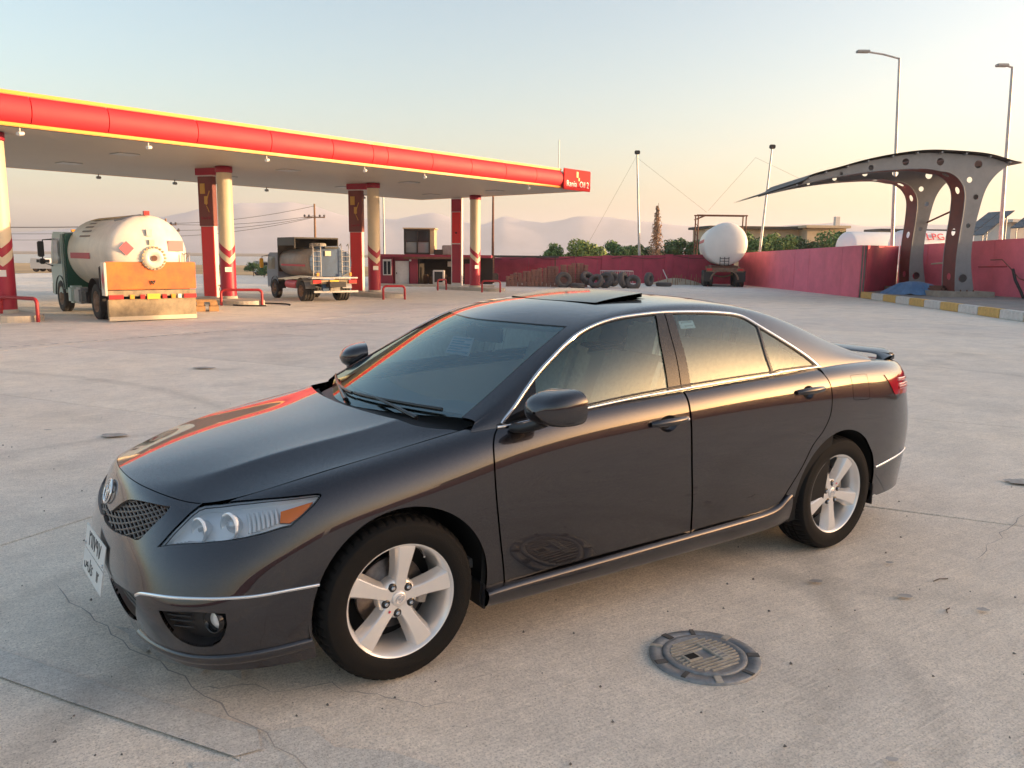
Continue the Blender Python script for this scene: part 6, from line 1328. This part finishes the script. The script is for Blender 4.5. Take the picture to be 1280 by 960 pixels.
def house(a, b, w_, d_, h_, m, label, roof=True):
    t = site_empty('house', a, b, (1, .12), label=label, cat='house'); MB().box((0, d_/2, h_/2), (w_, d_, h_)).build('wall', m, t); MB().box((-.2, d_/2-.3, h_+.1), (w_+.5, d_+.8, .22)).build('roof', 'roof_dark' if roof else m, t)
    for k in range(max(1, int(w_/2.2))): x = -w_/2+1.1+2.2*k; wv = MB().box((x, -.03, h_*.62), (.9, .06, .8)).build('window', 'window_dark', t); MB().box((x, -.08, h_*.62-.45), (1.1, .14, .08)).build('sill', m, wv)
    return t
house(22.3, 74, 9.5, 5, 4.25, 'house_beige', 'beige flat roofed house behind the trees and the leaning pole'); h2 = house(27.6, 73, 3.6, 4, 4.35, 'house_beige', 'small beige house wing with pale chimney beyond the round tree', False); MB().box((1.4, 1, 4.9), (.4, .4, 1.0)).build('chimney', 'house_white', h2)
house(39.5, 62, 5, 4, 4.5, 'house_white', 'pale house edge beyond the second solar rack', False)
gy = site_empty('steel_gantry', 12.9, 58, (1, .05), label='open steel gantry frame above the trees behind the tank trailer', cat='gantry')
for x in (0, 3.4):
    for y in (0, .7): MB().tube([(x, y, 0), (x, y, 4.6)], .05, 6).build('post', 'rust_brown', gy)
for y in (0, .7): MB().tube([(-.1, y, 4.6), (3.5, y, 4.6)], .05, 6).build('beam', 'rust_brown', gy); MB().tube([(-.1, y, 4.3), (.6, y, 4.6)], .03, 6).build('brace', 'rust_brown', gy)
for k in range(5): MB().tube([(0, 0, 1.0+.7*k), (0, .7, 1.3+.7*k)], .025, 5).build('lacing', 'rust_brown', gy)
MB().box((1.3, .3, 3.3), (1.2, .6, .7)).build('tank_box', 'house_beige', gy)
# far left: small things beyond the pumps
mat('car_white', (.62, .60, .58), .4); mat('shed_grey', (.38, .40, .40), .7, noise=.2, nscale=2)
for a, b, w_, m_, lab in ((-37.5, 66, 1.9, 'car_white', 'pale parked van far beyond the green cab'), (-18.6, 62, 1.8, 'shed_grey', 'grey parked van on the far road beyond the first round column')):
    t = site_empty('parked_van', a, b, (1, 0), label=lab, cat='van'); MB().prism([(-w_/2, .25), (w_/2, .25), (w_/2, .62), (w_/2-.35, .70), (w_/2-.75, 1.05), (-w_/2+.1, 1.08), (-w_/2, .9)], 'Y', -.6, .6).build('body', m_, t)
    for x in (-w_*.3, w_*.3): truck_wheel(t, x, -.52, .26, .16); truck_wheel(t, x, .52, .26, .16)
    MB().box((.1, -.605, .86), (w_*.55, .02, .24)).build('side_window', 'window_dark', t)
# ================================================================== PLANTS, SMALL GROUND THINGS, AIR
mat('bark', (.13, .09, .06), .9, noise=.3, nscale=8)
def leaf_mat(name, c0, c1):
    m = mat(name, c0, .6); nt = m.node_tree; b = nt.nodes['Principled BSDF']; gi = nt.nodes.new('ShaderNodeNewGeometry'); r = nt.nodes.new('ShaderNodeValToRGB'); r.color_ramp.elements[0].color = tuple(c0)+(1,); r.color_ramp.elements[1].color = tuple(c1)+(1,)
    nt.links.new(gi.outputs['Random Per Island'], r.inputs[0]); nt.links.new(r.outputs[0], b.inputs['Base Color'])
leaf_mat('leaf_green', (.045, .115, .028), (.16, .25, .06)); leaf_mat('leaf_bright', (.09, .165, .03), (.26, .32, .07)); leaf_mat('leaf_dark', (.032, .08, .026), (.10, .17, .045)); leaf_mat('dry_twig', (.25, .15, .09), (.42, .27, .17))
def leaves(rn, clumps, n, size, squash=.85):
    vs = []; fs = []
    for i in range(n):
        (cx, cy, cz, r) = clumps[rn.integers(len(clumps))]; d = rn.normal(size=3); d /= np.linalg.norm(d); rad = r*(.45+.60*rn.random()**.6); p = np.array((cx, cy, cz))+d*rad*np.array((1, 1, squash))
        t = rn.normal(size=3); t -= d*(t@d)*.6; t /= np.linalg.norm(t)+1e-9; b_ = np.cross(d+rn.normal(size=3)*.5, t); b_ /= np.linalg.norm(b_)+1e-9; s_ = size*(.6+.8*rn.random()); k = len(vs)
        vs += [p-t*s_, p+b_*s_*.55, p+t*s_, p-b_*s_*.55]; fs.append((k, k+1, k+2, k+3))
    return vs, fs
def tree(a, b, h, crown_r, label, m='leaf_green', seed=1, n=2600, group=None, cz=None, wide=1.0):
    rn = np.random.default_rng(seed); t = site_empty('tree', a, b, (1, 0), label=label, cat='tree', group=group); th = h*.42
    tr = MB(); tr.tube([(0, 0, 0), (.05*h*.1, 0, th*.5), (0, .02, th)], [.035*h, .028*h, .02*h], 8)
    cl = []; cz = cz or h-crown_r*.95
    for k in range(15):
        d = rn.normal(size=3); d /= np.linalg.norm(d); q = rn.random()**.5; c = np.array((d[0]*crown_r*.95*wide*q, d[1]*crown_r*.7*wide*q, cz+d[2]*crown_r*.52*q)); cl.append((*c, crown_r*rn.uniform(.30, .50)))
        tr.tube([(0, 0, th*.8), tuple((c+np.array((0, 0, th*.8)))*.5+np.array((0, 0, .05*h))), tuple(c)], [.014*h, .009*h, .004*h], 6)
    tr.build('trunk', 'bark', t); vs, fs = leaves(rn, cl, n, .055*crown_r**.5*1.7); o = MB().add(vs, fs).build('crown', m, t, recalc=False); return t
tree(2.65, 62, 2.85, 1.05, 'small round green tree above the far wall beside the brick stacks', 'leaf_green', 2, 1800); tree(5.45, 61, 3.5, 1.75, 'largest round bright green tree above the far wall behind the tyres', 'leaf_bright', 3, 3600); tree(8.15, 63, 3.15, 1.45, 'round green tree above the far wall beside the floodlight pole', 'leaf_green', 4, 2600, wide=1.2)
for k, (a, b, h, r, m_, lab) in enumerate(((10.1, 66, 2.9, 1.0, 'leaf_dark', 'dark low tree at the foot of the dry poplar'), (12.4, 64, 3.7, 1.5, 'leaf_dark', 'dark spreading tree left of the steel gantry behind the far wall'), (14.4, 63, 3.7, 1.5, 'leaf_dark', 'dark spreading tree below the steel gantry'), (18.2, 62, 4.2, 1.7, 'leaf_green', 'green tree behind the wall beside the leaning floodlight pole'), (20.3, 63, 4.1, 1.7, 'leaf_bright', 'bright green tree before the beige house'), (22.2, 64, 3.7, 1.3, 'leaf_dark', 'low dark tree between the bright tree and the house wing'), (24.6, 62, 4.25, 1.75, 'leaf_green', 'round green tree right beside the beige house wing'), (16.4, 66, 3.4, 1.4, 'leaf_dark', 'dark tree hidden behind the top of the white trailer'))): tree(a, b, h, r, lab, m_, 20+k, 3000, wide=1.15)
pp = site_empty('dry_poplar', 10.55, 61, (1, 0), label='tall narrow leafless brown poplar rising behind the far wall', cat='tree'); rn = np.random.default_rng(9); mb = MB(); mb.tube([(0, 0, 0), (.02, 0, 3), (.05, 0, 5.6)], [.10, .06, .012], 8)
for k in range(90):
    z = 1.0+4.2*rn.random(); a = rn.random()*2*pi; L_ = (.95-.14*z)*rn.uniform(.6, 1.0)*.75; mb.tube([(0, 0, z), (L_*.45*cos(a), L_*.45*sin(a), z+L_*.7), (L_*.62*cos(a), L_*.62*sin(a), z+L_*1.35)], [.02, .012, .004], 5, caps=False)
mb.build('trunk', 'bark', pp); vs, fs = leaves(rn, [(.42*cos(k*2.4)*(1-z_/5.8), .42*sin(k*2.4)*(1-z_/5.8), z_, .55*(1.12-z_/5.6)) for k, z_ in enumerate(np.linspace(.9, 5.2, 26))], 2400, .07, 2.0); MB().add(vs, fs).build('crown', 'dry_twig', pp, recalc=False)
bs = site_empty('bare_bush', -23.9, 59, (1, 0), label='bare brown bush on the dry field beyond the orange tail board', cat='bush'); mb = MB()
for k in range(70):
    a = rn.random()*2*pi; s_ = rn.uniform(.2, 1.0); hh = rn.uniform(1.0, 1.75); mb.tube([(0, 0, 0), (.35*s_*cos(a), .35*s_*sin(a), hh*.55), (.85*s_*cos(a+.3), .85*s_*sin(a+.3), hh)], [.025, .015, .005], 5, caps=False)
mb.build('stem', 'dry_twig', bs)
for k in range(4): tree(-17.3+2.2*k-(8 if k > 1 else 0), 57+k*.7, 1.0+.15*(k % 2), .55, ('low green bush on the far verge by the first sign pillar', 'low green bush on the far verge under the blue cab', 'low green bush on the far verge behind the tail board', 'low green bush on the far verge past the bare bush')[k], 'leaf_dark', 50+k, 700)
# ---- manhole
mat('cast_iron', (.29, .305, .32), .55, .5, noise=.3, nscale=30, bump=.3, bscale=150); mat('iron_worn', (.52, .49, .43), .5, .4, noise=.3, nscale=30)
mh = site_empty('manhole_cover', .83, 3.235, (.86, .50), .002, label='round cast iron manhole cover set in the concrete beside the car', cat='manhole cover')
R_o, R_i = .232, .176
MB().lathe([(R_i+.004, -.01), (R_i+.004, .009), (R_o-.004, .009), (R_o, .006), (R_o, -.01)], n=64).build('frame', 'cast_iron', mh)
MB().lathe([(0, .010), (R_i-.030, .010), (R_i-.026, .014), (R_i-.004, .015), (R_i, .012), (R_i, -.01)], n=64).build('lid', 'cast_iron', mh)
for k, a in enumerate((20, 62, 98, 128, 168, 205, 242, 284, 330)): MB().box(((R_i+.030)*cos(radians(a)), (R_i+.030)*sin(radians(a)), .0105), (.050, .020 if k % 2 else .030, .006), rz=radians(a), bev=.002).build('frame_slot', 'joint_filler' if k % 3 else 'iron_worn', mh)
for k in range(-6, 7):
    y = k*.0205
    if abs(y) > R_i-.035: continue
    L_ = math.sqrt((R_i-.034)**2-y*y); segs = [(-L_, -.055), (.055, L_)] if abs(k) < 2 else [(-L_, L_)]
    for x0, x1 in segs:
        if x0 < -.02 and -.065 < y < .010 and False: continue
        MB().box(((x0+x1)/2, y, .0135), (x1-x0, .0065, .007)).build('rib', 'iron_worn', mh)
MB().box((-.072, .0, .0150), (.075, .060, .012), bev=.003).build('pick_surround', 'iron_worn', mh); MB().box((-.072, .0, .0185), (.050, .038, .008)).build('pick_hole', 'matt_black', mh)
MB().box((.052, 0, .0148), (.048, .17, .010), bev=.002).build('name_bar', 'iron_worn', mh)
for k in range(7): MB().box((.052, -.066+.022*k, .0205), (.026, .011 if k % 2 else .006, .003)).build('raised_mark', 'cast_iron', mh)
# ---- grit on the concrete
rn = np.random.default_rng(21); mat('pebble', (.16, .15, .14), .9, noise=.5, nscale=40); mb = MB()
for k in range(900):
    b_ = .8+9*rn.random()**1.4; a_ = rn.uniform(-.75, .75)*(b_+.6); s_ = .0022+.0075*rn.random()**3.5; c = np.array(G(a_, b_, s_*.3)); 
    vs = [c+np.array((x, y, z))*s_*(.7+.6*rn.random()) for x, y, z in ((1, 0, 0), (-.4, .9, 0), (-.5, -.8, 0), (0, 0, .9), (.2, .3, -.5))]; mb.add(vs, [(0, 1, 3), (1, 2, 3), (2, 0, 3), (0, 2, 4), (2, 1, 4), (1, 0, 4)])
tag(mb.build('gravel', 'pebble'), 'scattered grit and small stones on the concrete', 'gravel', kind='stuff')
for k, (a, b, L_, ang) in enumerate(((2.28, 4.1, .10, .4), (2.12, 3.72, .07, 1.0), (1.65, 2.35, .05, 2.2), (2.9, 6.3, .12, .2))): tag(site_obj(MB().tube([(-L_/2, 0, .004), (0, .008, .006), (L_/2, -.004, .004)], .0028, 5), 'twig', 'bark', a, b, 0, (cos(ang), sin(ang))), ('thin dark twig lying on the concrete near the manhole cover', 'short bent twig lying beyond the manhole cover', 'tiny twig lying nearest the manhole side of the slab', 'thin twig lying on the concrete behind the rear wheel')[k], 'twig')
# ---- haze over the plain
hz = bpy.data.materials.new('haze_air'); hz.use_nodes = True; nt = hz.node_tree; nt.nodes.clear(); o_ = nt.nodes.new('ShaderNodeOutputMaterial'); pv_ = nt.nodes.new('ShaderNodeVolumePrincipled'); pv_.inputs['Color'].default_value = (.82, .87, 1.0, 1); pv_.inputs['Density'].default_value = HAZE; pv_.inputs['Anisotropy'].default_value = .25; nt.links.new(pv_.outputs[0], o_.inputs['Volume'])
mb = MB(); hb = MB().box((0, 0, 109), (9000, 9000, 222)); h_o = hb.build('haze', hz); h_o.location = (CAM[0], CAM[1], 0); tag(h_o, 'pale haze hanging over the plain and the mountains', 'haze', kind='stuff')
